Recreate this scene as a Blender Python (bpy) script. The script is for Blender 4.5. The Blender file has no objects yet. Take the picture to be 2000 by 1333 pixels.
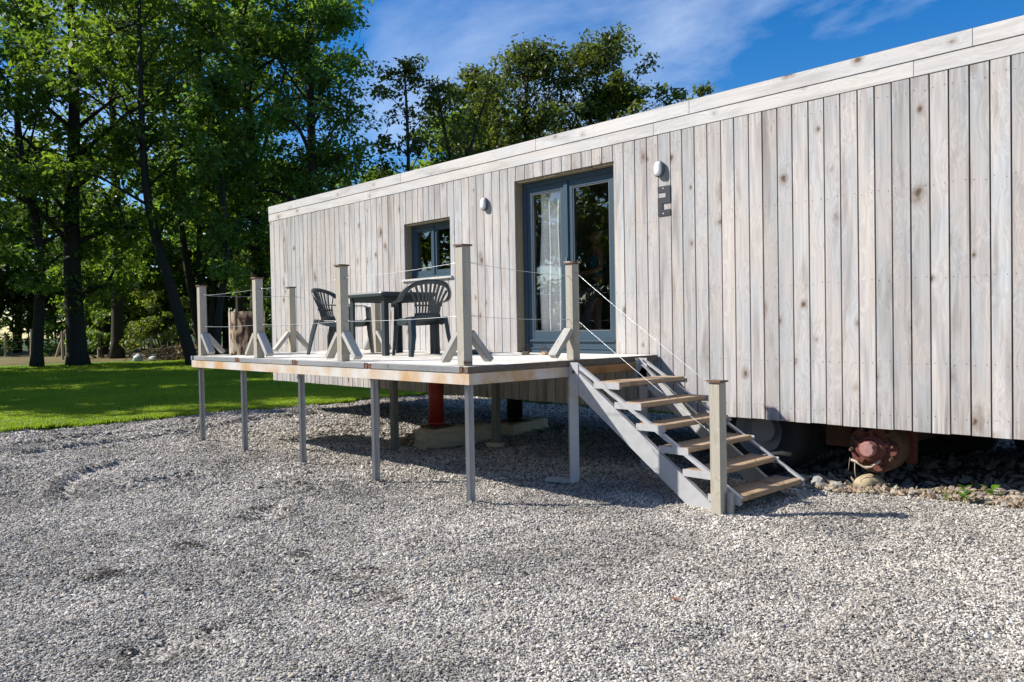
import bpy, bmesh, math, random
import numpy as np
from mathutils import Vector, Matrix, Quaternion

S = bpy.context.scene
COL = S.collection
R = math.radians

# ------------------------------------------------------------------ camera
cam_d = bpy.data.cameras.new('camera')
cam = bpy.data.objects.new('camera', cam_d); COL.objects.link(cam)
cam_d.sensor_fit = 'HORIZONTAL'; cam_d.sensor_width = 36.0
cam_d.lens = 36.0 * 1571.55 / 2000.0
cam_d.clip_start = 0.05; cam_d.clip_end = 1500
B_, P_, Q_ = 0.81405, 0.020234, -0.017726
r_ = Vector((math.cos(B_), math.sin(B_), 0)); f_ = Vector((-math.sin(B_), math.cos(B_), 0)); d_ = Vector((0, 0, -1))
d1 = d_*math.cos(P_) - f_*math.sin(P_); z1 = d_*math.sin(P_) + f_*math.cos(P_)
cx = r_*math.cos(Q_) - d1*math.sin(Q_); cy = r_*math.sin(Q_) + d1*math.cos(Q_)
CAM = Vector((12.8955, -6.5286, 1.42))
m = Matrix.Identity(4)
for i in range(3):
    m[i][0] = cx[i]; m[i][1] = -cy[i]; m[i][2] = -z1[i]; m[i][3] = CAM[i]
cam.matrix_world = m
S.camera = cam

# ------------------------------------------------------------------ light
SUN = Vector((-1.17, -1.0, 1.2)).normalized()
sun_d = bpy.data.lights.new('sun', 'SUN'); sun = bpy.data.objects.new('sun', sun_d); COL.objects.link(sun)
sun_d.energy = 5.0; sun_d.angle = R(0.5); sun_d.color = (1.0, 0.955, 0.88)
sun.rotation_euler = (-SUN).to_track_quat('-Z', 'Y').to_euler(); sun.location = (-10, -10, 20)

W = bpy.data.worlds.new('World'); S.world = W; W.use_nodes = True
nt = W.node_tree; nt.nodes.clear(); N = nt.nodes.new; L = nt.links.new
sky = N('ShaderNodeTexSky'); sky.sky_type = 'NISHITA'; sky.sun_disc = False
sky.sun_elevation = math.asin(SUN.z); sky.sun_rotation = math.atan2(SUN.x, SUN.y) % (2*math.pi)
sky.air_density = 1.0; sky.dust_density = 0.3; sky.ozone_density = 3.5
tc = N('ShaderNodeTexCoord')
sep = N('ShaderNodeSeparateXYZ'); L(tc.outputs['Generated'], sep.inputs[0])
zz = N('ShaderNodeMath'); zz.operation = 'MAXIMUM'; zz.inputs[1].default_value = 0.0; L(sep.outputs[2], zz.inputs[0])
za = N('ShaderNodeMath'); za.operation = 'ADD'; za.inputs[1].default_value = 0.22; L(zz.outputs[0], za.inputs[0])
dx = N('ShaderNodeMath'); dx.operation = 'DIVIDE'; L(sep.outputs[0], dx.inputs[0]); L(za.outputs[0], dx.inputs[1])
dy = N('ShaderNodeMath'); dy.operation = 'DIVIDE'; L(sep.outputs[1], dy.inputs[0]); L(za.outputs[0], dy.inputs[1])
cmb = N('ShaderNodeCombineXYZ'); L(dx.outputs[0], cmb.inputs[0]); L(dy.outputs[0], cmb.inputs[1])
cmap = N('ShaderNodeMapping'); cmap.inputs['Rotation'].default_value = (0, 0, R(25)); cmap.inputs['Scale'].default_value = (1.0, 1.9, 1); cmap.inputs['Location'].default_value = (13.5, 4.3, 0)
L(cmb.outputs[0], cmap.inputs[0])
cn = N('ShaderNodeTexNoise'); cn.inputs['Scale'].default_value = 0.85; cn.inputs['Detail'].default_value = 7; cn.inputs['Roughness'].default_value = 0.56; cn.inputs['Distortion'].default_value = 0.5
L(cmap.outputs[0], cn.inputs['Vector'])
cr = N('ShaderNodeValToRGB'); cr.color_ramp.elements[0].position = 0.49; cr.color_ramp.elements[0].color = (0, 0, 0, 1)
cr.color_ramp.elements[1].position = 0.93; cr.color_ramp.elements[1].color = (1, 1, 1, 1); L(cn.outputs[0], cr.inputs[0])
hs = N('ShaderNodeHueSaturation'); hs.inputs['Saturation'].default_value = 1.42; hs.inputs['Value'].default_value = 0.82; hs.inputs['Hue'].default_value = 0.508; L(sky.outputs[0], hs.inputs['Color'])
cm = N('ShaderNodeMixRGB'); cm.inputs[2].default_value = (5.4, 6.1, 7.2, 1); L(cr.outputs[0], cm.inputs[0]); L(hs.outputs[0], cm.inputs[1])
bg = N('ShaderNodeBackground'); bg.inputs[1].default_value = 0.12; L(cm.outputs[0], bg.inputs[0])
wo = N('ShaderNodeOutputWorld'); L(bg.outputs[0], wo.inputs[0])

S.view_settings.view_transform = 'Standard'; S.view_settings.look = 'None'
S.view_settings.exposure = 0.6; S.view_settings.gamma = 1.0; S.view_settings.use_curve_mapping = False
S.render.engine = 'CYCLES'
S.cycles.max_bounces = 8; S.cycles.transparent_max_bounces = 12; S.cycles.sample_clamp_indirect = 6

rnd = random.Random(7)
# ------------------------------------------------------------------ helpers
def tag(o, label=None, cat=None, group=None, kind=None):
    if label: o['label'] = label
    if cat: o['category'] = cat
    if group: o['group'] = group
    if kind: o['kind'] = kind
    return o
def thing(name, label, cat, loc=(0, 0, 0), rz=0.0, group=None):
    o = bpy.data.objects.new(name, None); COL.objects.link(o); o.empty_display_size = 0.1
    o.location = loc; o.rotation_euler = (0, 0, rz)
    return tag(o, label, cat, group)
def link(name, me, mats, parent=None, loc=(0, 0, 0), rot=None):
    o = bpy.data.objects.new(name, me); COL.objects.link(o)
    for mt in (mats if isinstance(mats, (list, tuple)) else [mats]):
        if mt and len(me.materials) < (len(mats) if isinstance(mats, (list, tuple)) else 1): me.materials.append(mt)
    o.location = loc
    if rot is not None: o.rotation_euler = rot
    if parent: o.parent = parent
    return o
def children(o): return [c for c in bpy.data.objects if c.parent == o]
def copy_tree(o, parent=None):
    c = o.copy(); COL.objects.link(c)
    if parent: c.parent = parent
    for ch in children(o): copy_tree(ch, c)
    return c

class MB:
    def __init__(s): s.v = []; s.f = []; s.mi = []; s.m = 0
    def add(s, vs, fs):
        b = len(s.v); s.v += [tuple(v) for v in vs]; s.f += [tuple(b+i for i in f) for f in fs]; s.mi += [s.m]*len(fs); return s
    def box(s, c, d, M=None):
        x, y, z = d[0]/2, d[1]/2, d[2]/2
        vs = [Vector((sx*x, sy*y, sz*z)) for sz in (-1, 1) for sy in (-1, 1) for sx in (-1, 1)]
        if M is not None: vs = [M @ v for v in vs]
        vs = [v+Vector(c) for v in vs]
        return s.add(vs, [(0, 2, 3, 1), (4, 5, 7, 6), (0, 1, 5, 4), (2, 6, 7, 3), (0, 4, 6, 2), (1, 3, 7, 5)])
    def bx(s, x0, x1, y0, y1, z0, z1): return s.box(((x0+x1)/2, (y0+y1)/2, (z0+z1)/2), (x1-x0, y1-y0, z1-z0))
    def tube(s, pts, rad, n=8, caps=True, flat=1.0):
        pts = [Vector(p) for p in pts]; k = len(pts)
        if not isinstance(rad, (list, tuple)): rad = [rad]*k
        rings = []; prev = None
        for i, p in enumerate(pts):
            t = (pts[min(i+1, k-1)]-pts[max(i-1, 0)]).normalized()
            if prev is None:
                a = Vector((0, 0, 1)) if abs(t.z) < 0.9 else Vector((1, 0, 0)); u = t.cross(a).normalized()
            else: u = (prev - t*prev.dot(t)).normalized()
            w = t.cross(u); prev = u
            rings.append([p+(u*math.cos(2*math.pi*j/n)+w*math.sin(2*math.pi*j/n)*flat)*rad[i] for j in range(n)])
        vs = [v for r in rings for v in r]
        fs = [(i*n+j, i*n+(j+1) % n, (i+1)*n+(j+1) % n, (i+1)*n+j) for i in range(k-1) for j in range(n)]
        if caps: fs += [tuple(range(n-1, -1, -1)), tuple((k-1)*n+j for j in range(n))]
        return s.add(vs, fs)
    def prism(s, prof, p0, p1, xa, ya):
        """extrude a 2-d profile (in axes xa, ya) from p0 to p1"""
        p0, p1, xa, ya = map(Vector, (p0, p1, xa, ya)); n = len(prof)
        vs = [p0+xa*a+ya*b for a, b in prof]+[p1+xa*a+ya*b for a, b in prof]
        fs = [(j, (j+1) % n, n+(j+1) % n, n+j) for j in range(n)]+[tuple(range(n-1, -1, -1)), tuple(range(n, 2*n))]
        return s.add(vs, fs)
    def lathe(s, prof, c, axis='Z', n=24):
        vs = []; c = Vector(c)
        for r, h in prof:
            for j in range(n):
                a = 2*math.pi*j/n
                if axis == 'Z': vs.append(c+Vector((r*math.cos(a), r*math.sin(a), h)))
                else: vs.append(c+Vector((r*math.cos(a), h, r*math.sin(a))))
        k = len(prof)
        fs = [(i*n+j, i*n+(j+1) % n, (i+1)*n+(j+1) % n, (i+1)*n+j) for i in range(k-1) for j in range(n)]
        return s.add(vs, fs)
    def mesh(s, name, smooth=False, fix=True):
        me = bpy.data.meshes.new(name); me.from_pydata(s.v, [], s.f)
        if any(s.mi): me.polygons.foreach_set('material_index', s.mi)
        if fix:
            bm = bmesh.new(); bm.from_mesh(me); bmesh.ops.recalc_face_normals(bm, faces=bm.faces); bm.to_mesh(me); bm.free()
        if smooth: me.polygons.foreach_set('use_smooth', [True]*len(me.polygons))
        me.update(); return me
    def build(s, name, mat, parent=None, smooth=False, loc=(0, 0, 0), rot=None):
        return link(name, s.mesh(name, smooth), mat, parent, loc, rot)

BASIS = {}
def cham_mesh(w, h, l, c=0.004):
    """chamfered timber, length along local Z from 0 to l"""
    k = (round(w, 4), round(h, 4), round(l, 4), c)
    bm = bmesh.new(); bmesh.ops.create_cube(bm, size=1)
    for v in bm.verts: v.co = Vector((v.co.x*w, v.co.y*h, (v.co.z+.5)*l))
    bmesh.ops.bevel(bm, geom=list(bm.edges), offset=c, segments=1, affect='EDGES')
    me = bpy.data.meshes.new('timber'); bm.to_mesh(me); bm.free(); return me
def timber(name, p0, p1, w, h, mat, parent=None, side=(0, -1, 0), c=0.004, origin=(0, 0, 0), pbasis=None):
    """beam from p0 to p1; local X width w, local Y thickness h pointing to 'side'"""
    p0, p1 = Vector(p0), Vector(p1); zax = (p1-p0).normalized(); yv = Vector(side); yv = (yv-zax*yv.dot(zax)).normalized(); xv = yv.cross(zax)
    o = bpy.data.objects.new(name, cham_mesh(w, h, (p1-p0).length, c)); COL.objects.link(o); o.data.materials.append(mat)
    M = Matrix((xv, yv, zax)).transposed().to_4x4(); M.translation = p0-Vector(origin)
    if pbasis is not None: M = pbasis.inverted() @ M
    o.parent = parent; o.matrix_basis = M; o['_m'] = 0; del o['_m']
    BASIS[o.name] = M
    return o

# ------------------------------------------------------------------ materials
def mat(name): 
    m = bpy.data.materials.new(name); m.use_nodes = True; nt = m.node_tree
    b = nt.nodes['Principled BSDF']; return m, nt, b
def simple(name, col, rough=0.5, metal=0.0, var=0.12, scale=12, bump=0.0, spec=0.5):
    m, nt, b = mat(name); N = nt.nodes.new; L = nt.links.new
    tc = N('ShaderNodeTexCoord'); n = N('ShaderNodeTexNoise'); n.inputs['Scale'].default_value = scale; n.inputs['Detail'].default_value = 5
    L(tc.outputs['Object'], n.inputs['Vector'])
    mx = N('ShaderNodeMixRGB'); mx.inputs[1].default_value = tuple(c*(1-var) for c in col)+(1,); mx.inputs[2].default_value = tuple(min(1, c*(1+var)) for c in col)+(1,)
    L(n.outputs[0], mx.inputs[0]); L(mx.outputs[0], b.inputs['Base Color'])
    b.inputs['Roughness'].default_value = rough; b.inputs['Metallic'].default_value = metal; b.inputs['Specular IOR Level'].default_value = spec
    if bump:
        bp = N('ShaderNodeBump'); bp.inputs['Strength'].default_value = bump; bp.inputs['Distance'].default_value = 0.01; L(n.outputs[0], bp.inputs['Height']); L(bp.outputs[0], b.inputs['Normal'])
    return m
def wood(name, ca, cb, cdark, knots=1.0, *args, splash=0.0, **kw):
    m = wood_(name, ca, cb, cdark, knots, *args, **kw)
    if splash:
        nt = m.node_tree; N = nt.nodes.new; L = nt.links.new; b = nt.nodes['Principled BSDF']; src = b.inputs['Base Color'].links[0].from_socket
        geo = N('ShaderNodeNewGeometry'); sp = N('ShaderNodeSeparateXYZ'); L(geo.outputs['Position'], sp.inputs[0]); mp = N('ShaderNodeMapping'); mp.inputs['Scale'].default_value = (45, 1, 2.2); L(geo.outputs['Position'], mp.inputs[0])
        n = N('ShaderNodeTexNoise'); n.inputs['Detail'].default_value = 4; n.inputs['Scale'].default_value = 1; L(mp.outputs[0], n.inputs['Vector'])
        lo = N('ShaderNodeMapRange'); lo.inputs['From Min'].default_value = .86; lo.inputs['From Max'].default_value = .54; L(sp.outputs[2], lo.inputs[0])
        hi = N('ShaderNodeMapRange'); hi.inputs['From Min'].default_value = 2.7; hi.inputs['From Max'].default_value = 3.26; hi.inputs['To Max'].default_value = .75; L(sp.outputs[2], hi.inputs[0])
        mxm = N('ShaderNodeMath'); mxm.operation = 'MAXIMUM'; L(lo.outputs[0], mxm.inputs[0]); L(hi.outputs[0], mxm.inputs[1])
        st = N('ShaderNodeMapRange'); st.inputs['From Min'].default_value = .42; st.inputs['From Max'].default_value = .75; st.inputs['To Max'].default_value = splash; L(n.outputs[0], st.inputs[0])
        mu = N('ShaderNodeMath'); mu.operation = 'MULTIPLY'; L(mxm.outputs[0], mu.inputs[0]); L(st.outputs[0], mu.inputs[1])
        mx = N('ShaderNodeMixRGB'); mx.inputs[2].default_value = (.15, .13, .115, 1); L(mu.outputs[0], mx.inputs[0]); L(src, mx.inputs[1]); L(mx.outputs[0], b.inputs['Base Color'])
    return m
def wood_(name, ca, cb, cdark, knots=1.0, stain=0.5, cstain=(0.2, 0.21, 0.22), tone=0.12, rough=0.75, kscale=3.0, grain=0.35, kfun=None):
    """grain runs along local Z"""
    m, nt, b = mat(name); N = nt.nodes.new; L = nt.links.new
    tc = N('ShaderNodeTexCoord'); oi = N('ShaderNodeObjectInfo')
    off = N('ShaderNodeVectorMath'); off.operation = 'SCALE'; off.inputs[0].default_value = (37.1, 23.7, 91.3); L(oi.outputs['Random'], off.inputs['Scale'])
    ad = N('ShaderNodeVectorMath'); ad.operation = 'ADD'; L(tc.outputs['Object'], ad.inputs[0]); L(off.outputs[0], ad.inputs[1])
    # knots (2-D in x,z)
    sx_ = N('ShaderNodeSeparateXYZ'); L(ad.outputs[0], sx_.inputs[0]); mk = N('ShaderNodeCombineXYZ')
    for i_, (k_, o_) in enumerate(((kscale*1.5, 0), (kscale, 2))):
        q_ = N('ShaderNodeMath'); q_.operation = 'MULTIPLY'; q_.inputs[1].default_value = k_; L(sx_.outputs[o_], q_.inputs[0]); L(q_.outputs[0], mk.inputs[i_])
    vo = N('ShaderNodeTexVoronoi'); vo.voronoi_dimensions = '2D'; vo.inputs['Scale'].default_value = 1.0; vo.inputs['Randomness'].default_value = 1; L(mk.outputs[0], vo.inputs['Vector'])
    sc = N('ShaderNodeSeparateColor'); L(vo.outputs['Color'], sc.inputs[0])
    # distortion of grain around knots
    gm = N('ShaderNodeMapping'); gm.inputs['Scale'].default_value = (55, 55, 1.6); L(ad.outputs[0], gm.inputs[0])
    dd = N('ShaderNodeMapRange'); dd.inputs['From Min'].default_value = 0.0; dd.inputs['From Max'].default_value = 0.5; dd.inputs['To Min'].default_value = 4.0; dd.inputs['To Max'].default_value = 0.0
    L(vo.outputs['Distance'], dd.inputs[0])
    cv = N('ShaderNodeCombineXYZ'); L(dd.outputs[0], cv.inputs[0]); L(dd.outputs[0], cv.inputs[2])
    ga = N('ShaderNodeVectorMath'); ga.operation = 'ADD'; L(gm.outputs[0], ga.inputs[0]); L(cv.outputs[0], ga.inputs[1])
    gn = N('ShaderNodeTexNoise'); gn.inputs['Scale'].default_value = 1.0; gn.inputs['Detail'].default_value = 6; gn.inputs['Roughness'].default_value = 0.65; L(ga.outputs[0], gn.inputs['Vector'])
    g2 = N('ShaderNodeMapRange'); g2.inputs['From Min'].default_value = 0.3; g2.inputs['From Max'].default_value = 0.75; L(gn.outputs[0], g2.inputs[0])
    base = N('ShaderNodeMixRGB'); base.inputs[1].default_value = ca+(1,); base.inputs[2].default_value = cb+(1,)
    # broad patches decide pinkish / greyish
    bn = N('ShaderNodeTexNoise'); bn.inputs['Scale'].default_value = 1.0; bn.inputs['Detail'].default_value = 3
    bm_ = N('ShaderNodeMapping'); bm_.inputs['Scale'].default_value = (5, 5, 1.3); L(ad.outputs[0], bm_.inputs[0]); L(bm_.outputs[0], bn.inputs['Vector'])
    br = N('ShaderNodeMapRange'); br.inputs['From Min'].default_value = 0.35; br.inputs['From Max'].default_value = 0.65; L(bn.outputs[0], br.inputs[0]); L(br.outputs[0], base.inputs[0])
    gr = N('ShaderNodeMixRGB'); gr.blend_type = 'MULTIPLY'; gr.inputs[2].default_value = tuple(1-grain*k for k in (1, 1.02, 1.05))+(1,); L(g2.outputs[0], gr.inputs[0]); L(base.outputs[0], gr.inputs[1])
    # stains
    sn = N('ShaderNodeTexNoise'); sn.inputs['Scale'].default_value = 1.0; sn.inputs['Detail'].default_value = 4; sn.inputs['Distortion'].default_value = 0.6
    sm = N('ShaderNodeMapping'); sm.inputs['Scale'].default_value = (9, 9, 1.1); sm.inputs['Location'].default_value = (11, 5, 3); L(ad.outputs[0], sm.inputs[0]); L(sm.outputs[0], sn.inputs['Vector'])
    sr = N('ShaderNodeMapRange'); sr.inputs['From Min'].default_value = 0.52; sr.inputs['From Max'].default_value = 0.78; sr.inputs['To Max'].default_value = stain; L(sn.outputs[0], sr.inputs[0])
    st = N('ShaderNodeMixRGB'); st.inputs[2].default_value = cstain+(1,); L(sr.outputs[0], st.inputs[0]); L(gr.outputs[0], st.inputs[1])
    # knot mask: halo + core, only in part of the cells
    sel = N('ShaderNodeMapRange'); sel.inputs['From Min'].default_value = 0.50; sel.inputs['From Max'].default_value = 0.85; sel.inputs['To Max'].default_value = knots; L(sc.outputs[0], sel.inputs[0])
    kv = N('ShaderNodeMapRange'); kv.inputs['To Min'].default_value = 0.65; kv.inputs['To Max'].default_value = 2.1; L(sc.outputs[1], kv.inputs[0]); kw = N('ShaderNodeMath'); kw.operation = 'MULTIPLY'; L(kv.outputs[0], kw.inputs[0]); L(vo.outputs['Distance'], kw.inputs[1])
    kd = N('ShaderNodeMath'); kd.operation = 'ADD'; L(kw.outputs[0], kd.inputs[0])
    kn = N('ShaderNodeTexNoise'); kn.inputs['Scale'].default_value = 14; kn.inputs['Detail'].default_value = 2; L(ad.outputs[0], kn.inputs['Vector'])
    ks = N('ShaderNodeMapRange'); ks.inputs['To Min'].default_value = -0.13; ks.inputs['To Max'].default_value = 0.13; L(kn.outputs[0], ks.inputs[0]); L(ks.outputs[0], kd.inputs[1])
    halo = N('ShaderNodeMapRange'); halo.interpolation_type = 'SMOOTHSTEP'; halo.inputs['From Min'].default_value = 0.02; halo.inputs['From Max'].default_value = 0.24; halo.inputs['To Min'].default_value = 0.72; halo.inputs['To Max'].default_value = 0.0; L(kd.outputs[0], halo.inputs[0])
    hm = N('ShaderNodeMath'); hm.operation = 'MULTIPLY'; L(halo.outputs[0], hm.inputs[0]); L(sel.outputs[0], hm.inputs[1])
    k1 = N('ShaderNodeMixRGB'); k1.inputs[2].default_value = cdark+(1,); L(hm.outputs[0], k1.inputs[0]); L(st.outputs[0], k1.inputs[1])
    core = N('ShaderNodeMapRange'); core.inputs['From Min'].default_value = 0.035; core.inputs['From Max'].default_value = 0.075; core.inputs['To Min'].default_value = 0.85; core.inputs['To Max'].default_value = 0.0; L(kd.outputs[0], core.inputs[0])
    cm2 = N('ShaderNodeMath'); cm2.operation = 'MULTIPLY'; L(core.outputs[0], cm2.inputs[0]); L(sel.outputs[0], cm2.inputs[1])
    k2 = N('ShaderNodeMixRGB'); k2.inputs[2].default_value = tuple(c*0.45 for c in cdark)+(1,); L(cm2.outputs[0], k2.inputs[0]); L(k1.outputs[0], k2.inputs[1])
    # tone per piece
    tn = N('ShaderNodeMapRange'); tn.inputs['To Min'].default_value = 1-tone; tn.inputs['To Max'].default_value = 1+tone; L(oi.outputs['Random'], tn.inputs[0])
    fin = N('ShaderNodeVectorMath'); fin.operation = 'SCALE'; L(k2.outputs[0], fin.inputs[0]); L(tn.outputs[0], fin.inputs['Scale'])
    L(fin.outputs[0], b.inputs['Base Color']); b.inputs['Roughness'].default_value = rough; b.inputs['Specular IOR Level'].default_value = 0.3
    bp = N('ShaderNodeBump'); bp.inputs['Strength'].default_value = 0.35; bp.inputs['Distance'].default_value = 0.003; L(gn.outputs[0], bp.inputs['Height']); L(bp.outputs[0], b.inputs['Normal'])
    return m

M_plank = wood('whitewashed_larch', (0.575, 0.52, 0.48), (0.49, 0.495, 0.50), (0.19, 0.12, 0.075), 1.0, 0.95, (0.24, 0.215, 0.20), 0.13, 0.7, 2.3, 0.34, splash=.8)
M_fascia = wood('whitewashed_fascia', (0.64, 0.60, 0.56), (0.58, 0.575, 0.57), (0.22, 0.16, 0.11), 1.0, 0.7, (0.30, 0.27, 0.25), 0.06, 0.7, 1.9, 0.26)
M_post = wood('treated_pine', (0.50, 0.45, 0.355), (0.43, 0.405, 0.345), (0.16, 0.10, 0.05), 0.8, 0.4, (0.22, 0.21, 0.18), 0.12, 0.75, 4.0, 0.3)
M_brace = wood('weathered_pine', (0.52, 0.49, 0.42), (0.46, 0.46, 0.45), (0.20, 0.14, 0.09), 0.7, 0.5, (0.26, 0.27, 0.28), 0.15, 0.75, 4.0, 0.3)
M_deck = wood('pale_decking', (0.80, 0.75, 0.66), (0.72, 0.69, 0.63), (0.30, 0.21, 0.13), 0.6, 0.4, (0.36, 0.33, 0.29), 0.12, 0.7, 3.0, 0.3)
M_rim = wood('grey_deck_edge', (0.30, 0.31, 0.31), (0.24, 0.25, 0.26), (0.10, 0.08, 0.06), 0.6, 0.6, (0.13, 0.13, 0.13), 0.15, 0.8, 3.0, 0.4)
M_rimb = wood('brown_deck_edge', (0.20, 0.155, 0.115), (0.155, 0.135, 0.11), (0.07, 0.05, 0.03), 0.6, 0.5, (0.08, 0.06, 0.05), 0.1, 0.85, 3.0, 0.4)
M_tread = wood('worn_tread', (0.50, 0.34, 0.20), (0.40, 0.30, 0.21), (0.13, 0.075, 0.035), 0.9, 0.5, (0.14, 0.11, 0.085), 0.12, 0.75, 3.0, 0.45)
M_orange = wood('orange_beam', (0.42, 0.21, 0.075), (0.34, 0.17, 0.06), (0.14, 0.06, 0.02), 0.7, 0.4, (0.2, 0.1, 0.04), 0.08, 0.7, 3.0, 0.3)
M_reveal = wood('reveal_wood', (0.33, 0.27, 0.17), (0.28, 0.24, 0.17), (0.12, 0.08, 0.04), 0.5, 0.3, (0.2, 0.17, 0.13), 0.1, 0.75, 3.0, 0.25)
M_endgrain = simple('end_grain', (0.15, 0.07, 0.045), 0.9, 0, 0.5, 60, 0.5)
M_dark = simple('dark_membrane', (0.012, 0.012, 0.012), 0.9)
M_plastic = simple('grey_green_plastic', (0.030, 0.042, 0.048), 0.38, 0, 0.12, 8, 0.0, 0.5)
M_frame = simple('slate_blue_paint', (0.042, 0.075, 0.105), 0.35, 0, 0.08, 6)
M_black = simple('black_trim', (0.01, 0.011, 0.013), 0.4)
M_lampw = simple('opal_glass', (0.75, 0.76, 0.78), 0.25, 0, 0.02)
M_lampb = simple('grey_lamp_body', (0.11, 0.12, 0.13), 0.45)
M_digit = simple('anthracite_metal', (0.018, 0.020, 0.03), 0.5, 0, 0.15, 30)
M_red = simple('red_painted_steel', (0.30, 0.022, 0.012), 0.55, 0, 0.35, 14, 0.15)
M_redrust = simple('rusty_red_metal', (0.125, 0.035, 0.022), 0.65, 0, 0.7, 26, 0.6)
M_rust = simple('rusty_iron', (0.10, 0.055, 0.035), 0.85, 0, 0.6, 30, 0.6)
M_hubcap = simple('pink_faded_cap', (0.34, 0.17, 0.15), 0.6, 0, 0.25, 40, 0.4)
M_rubber = simple('tyre_rubber', (0.022, 0.022, 0.022), 0.85, 0, 0.2, 20, 0.2)
M_chrome = simple('bright_rim', (0.72, 0.73, 0.75), 0.5, 0.0, 0.2, 6)
M_interior = simple('interior_panel', (0.26, 0.23, 0.19), 0.8)
M_floor_in = simple('interior_floor', (0.34, 0.27, 0.19), 0.6)
M_roof = simple('dark_roof_sheet', (0.04, 0.042, 0.045), 0.7)
M_stone = simple('rubble_stone', (0.27, 0.255, 0.225), 0.9, 0, 0.35, 14, 0.8)
M_yellow = simple('yellow_stone', (0.40, 0.32, 0.20), 0.9, 0, 0.35, 14, 0.8)
M_brick = simple('old_brick', (0.26, 0.12, 0.07), 0.9, 0, 0.3, 14, 0.8)
M_conc = simple('old_concrete', (0.54, 0.45, 0.32), 0.9, 0, 0.22, 9, 0.8)
M_sack = simple('white_sack', (0.42, 0.43, 0.46), 0.6, 0, 0.1, 5, 0.3)
M_wire = simple('steel_cable', (0.55, 0.56, 0.57), 0.35, 0.8, 0.05)
M_leather = simple('brown_leather', (0.07, 0.035, 0.02), 0.5)
M_cork = simple('cork_sole', (0.45, 0.32, 0.19), 0.8)
M_slip = simple('grey_felt', (0.11, 0.105, 0.12), 0.95)
M_leafdry = simple('dry_leaf', (0.22, 0.085, 0.03), 0.8)

def galv(name, rust=0.0, base=(0.40, 0.41, 0.45), metal=0.35):
    m, nt, b = mat(name); N = nt.nodes.new; L = nt.links.new
    tc = N('ShaderNodeTexCoord'); oi = N('ShaderNodeObjectInfo')
    off = N('ShaderNodeVectorMath'); off.operation = 'SCALE'; off.inputs[0].default_value = (17, 23, 31); L(oi.outputs['Random'], off.inputs['Scale'])
    ad = N('ShaderNodeVectorMath'); ad.operation = 'ADD'; L(tc.outputs['Object'], ad.inputs[0]); L(off.outputs[0], ad.inputs[1])
    n = N('ShaderNodeTexNoise'); n.inputs['Scale'].default_value = 14; n.inputs['Detail'].default_value = 4; L(ad.outputs[0], n.inputs['Vector'])
    mx = N('ShaderNodeMixRGB'); mx.inputs[1].default_value = tuple(c*0.8 for c in base)+(1,); mx.inputs[2].default_value = tuple(c*1.15 for c in base)+(1,); L(n.outputs[0], mx.inputs[0])
    n2 = N('ShaderNodeTexNoise'); n2.inputs['Scale'].default_value = 3.5; n2.inputs['Detail'].default_value = 6; n2.inputs['Roughness'].default_value = 0.6; L(ad.outputs[0], n2.inputs['Vector'])
    r = N('ShaderNodeMapRange'); r.inputs['From Min'].default_value = 0.62-0.3*rust; r.inputs['From Max'].default_value = 0.78-0.2*rust; r.inputs['To Max'].default_value = min(1, rust*1.2); L(n2.outputs[0], r.inputs[0])
    m2 = N('ShaderNodeMixRGB'); m2.inputs[2].default_value = (0.50, 0.29, 0.11, 1); L(r.outputs[0], m2.inputs[0]); L(mx.outputs[0], m2.inputs[1])
    L(m2.outputs[0], b.inputs['Base Color']); b.inputs['Metallic'].default_value = metal; b.inputs['Roughness'].default_value = 0.5
    return m
M_galv = galv('galvanised_steel', 0.05, (0.50, 0.50, 0.505), 0.2)
M_beam = galv('rust_stained_beam', 0.75, (0.62, 0.60, 0.57), 0.0)
M_legs = galv('steel_leg', 0.1, (0.40, 0.39, 0.385), 0.25)

# glass: thin pane
def glass_mat():
    m = bpy.data.materials.new('window_glass'); m.use_nodes = True; nt = m.node_tree; nt.nodes.clear(); N = nt.nodes.new; L = nt.links.new
    fr = N('ShaderNodeLayerWeight'); fr.inputs[0].default_value = 0.5
    ad = N('ShaderNodeMath'); ad.operation = 'MULTIPLY_ADD'; ad.inputs[1].default_value = 0.20; ad.inputs[2].default_value = 0.045; L(fr.outputs['Facing'], ad.inputs[0])
    t = N('ShaderNodeBsdfTransparent'); t.inputs[0].default_value = (0.96, 0.975, 0.97, 1); g = N('ShaderNodeBsdfGlossy'); g.inputs['Roughness'].default_value = 0.0; g.inputs[0].default_value = (0.95, 0.97, 1, 1)
    # slight waviness of the pane
    tc = N('ShaderNodeTexCoord'); no = N('ShaderNodeTexNoise'); no.inputs['Scale'].default_value = 1.6; L(tc.outputs['Object'], no.inputs['Vector'])
    bp = N('ShaderNodeBump'); bp.inputs['Strength'].default_value = 0.06; bp.inputs['Distance'].default_value = 0.02; L(no.outputs[0], bp.inputs['Height']); L(bp.outputs[0], g.inputs['Normal'])
    mx = N('ShaderNodeMixShader'); L(ad.outputs[0], mx.inputs[0]); L(t.outputs[0], mx.inputs[1]); L(g.outputs[0], mx.inputs[2])
    o = N('ShaderNodeOutputMaterial'); L(mx.outputs[0], o.inputs[0]); return m
M_glass = glass_mat()

def curtain_mat():
    m, nt, b = mat('white_curtain'); b.inputs['Base Color'].default_value = (0.88, 0.87, 0.86, 1); b.inputs['Roughness'].default_value = 0.9
    N = nt.nodes.new; L = nt.links.new; t = N('ShaderNodeBsdfTranslucent'); t.inputs[0].default_value = (0.6, 0.6, 0.62, 1); mx = N('ShaderNodeMixShader'); mx.inputs[0].default_value = 0.25
    L(b.outputs[0], mx.inputs[1]); L(t.outputs[0], mx.inputs[2]); L(mx.outputs[0], nt.nodes['Material Output'].inputs[0]); return m
M_curtain = curtain_mat()

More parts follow.
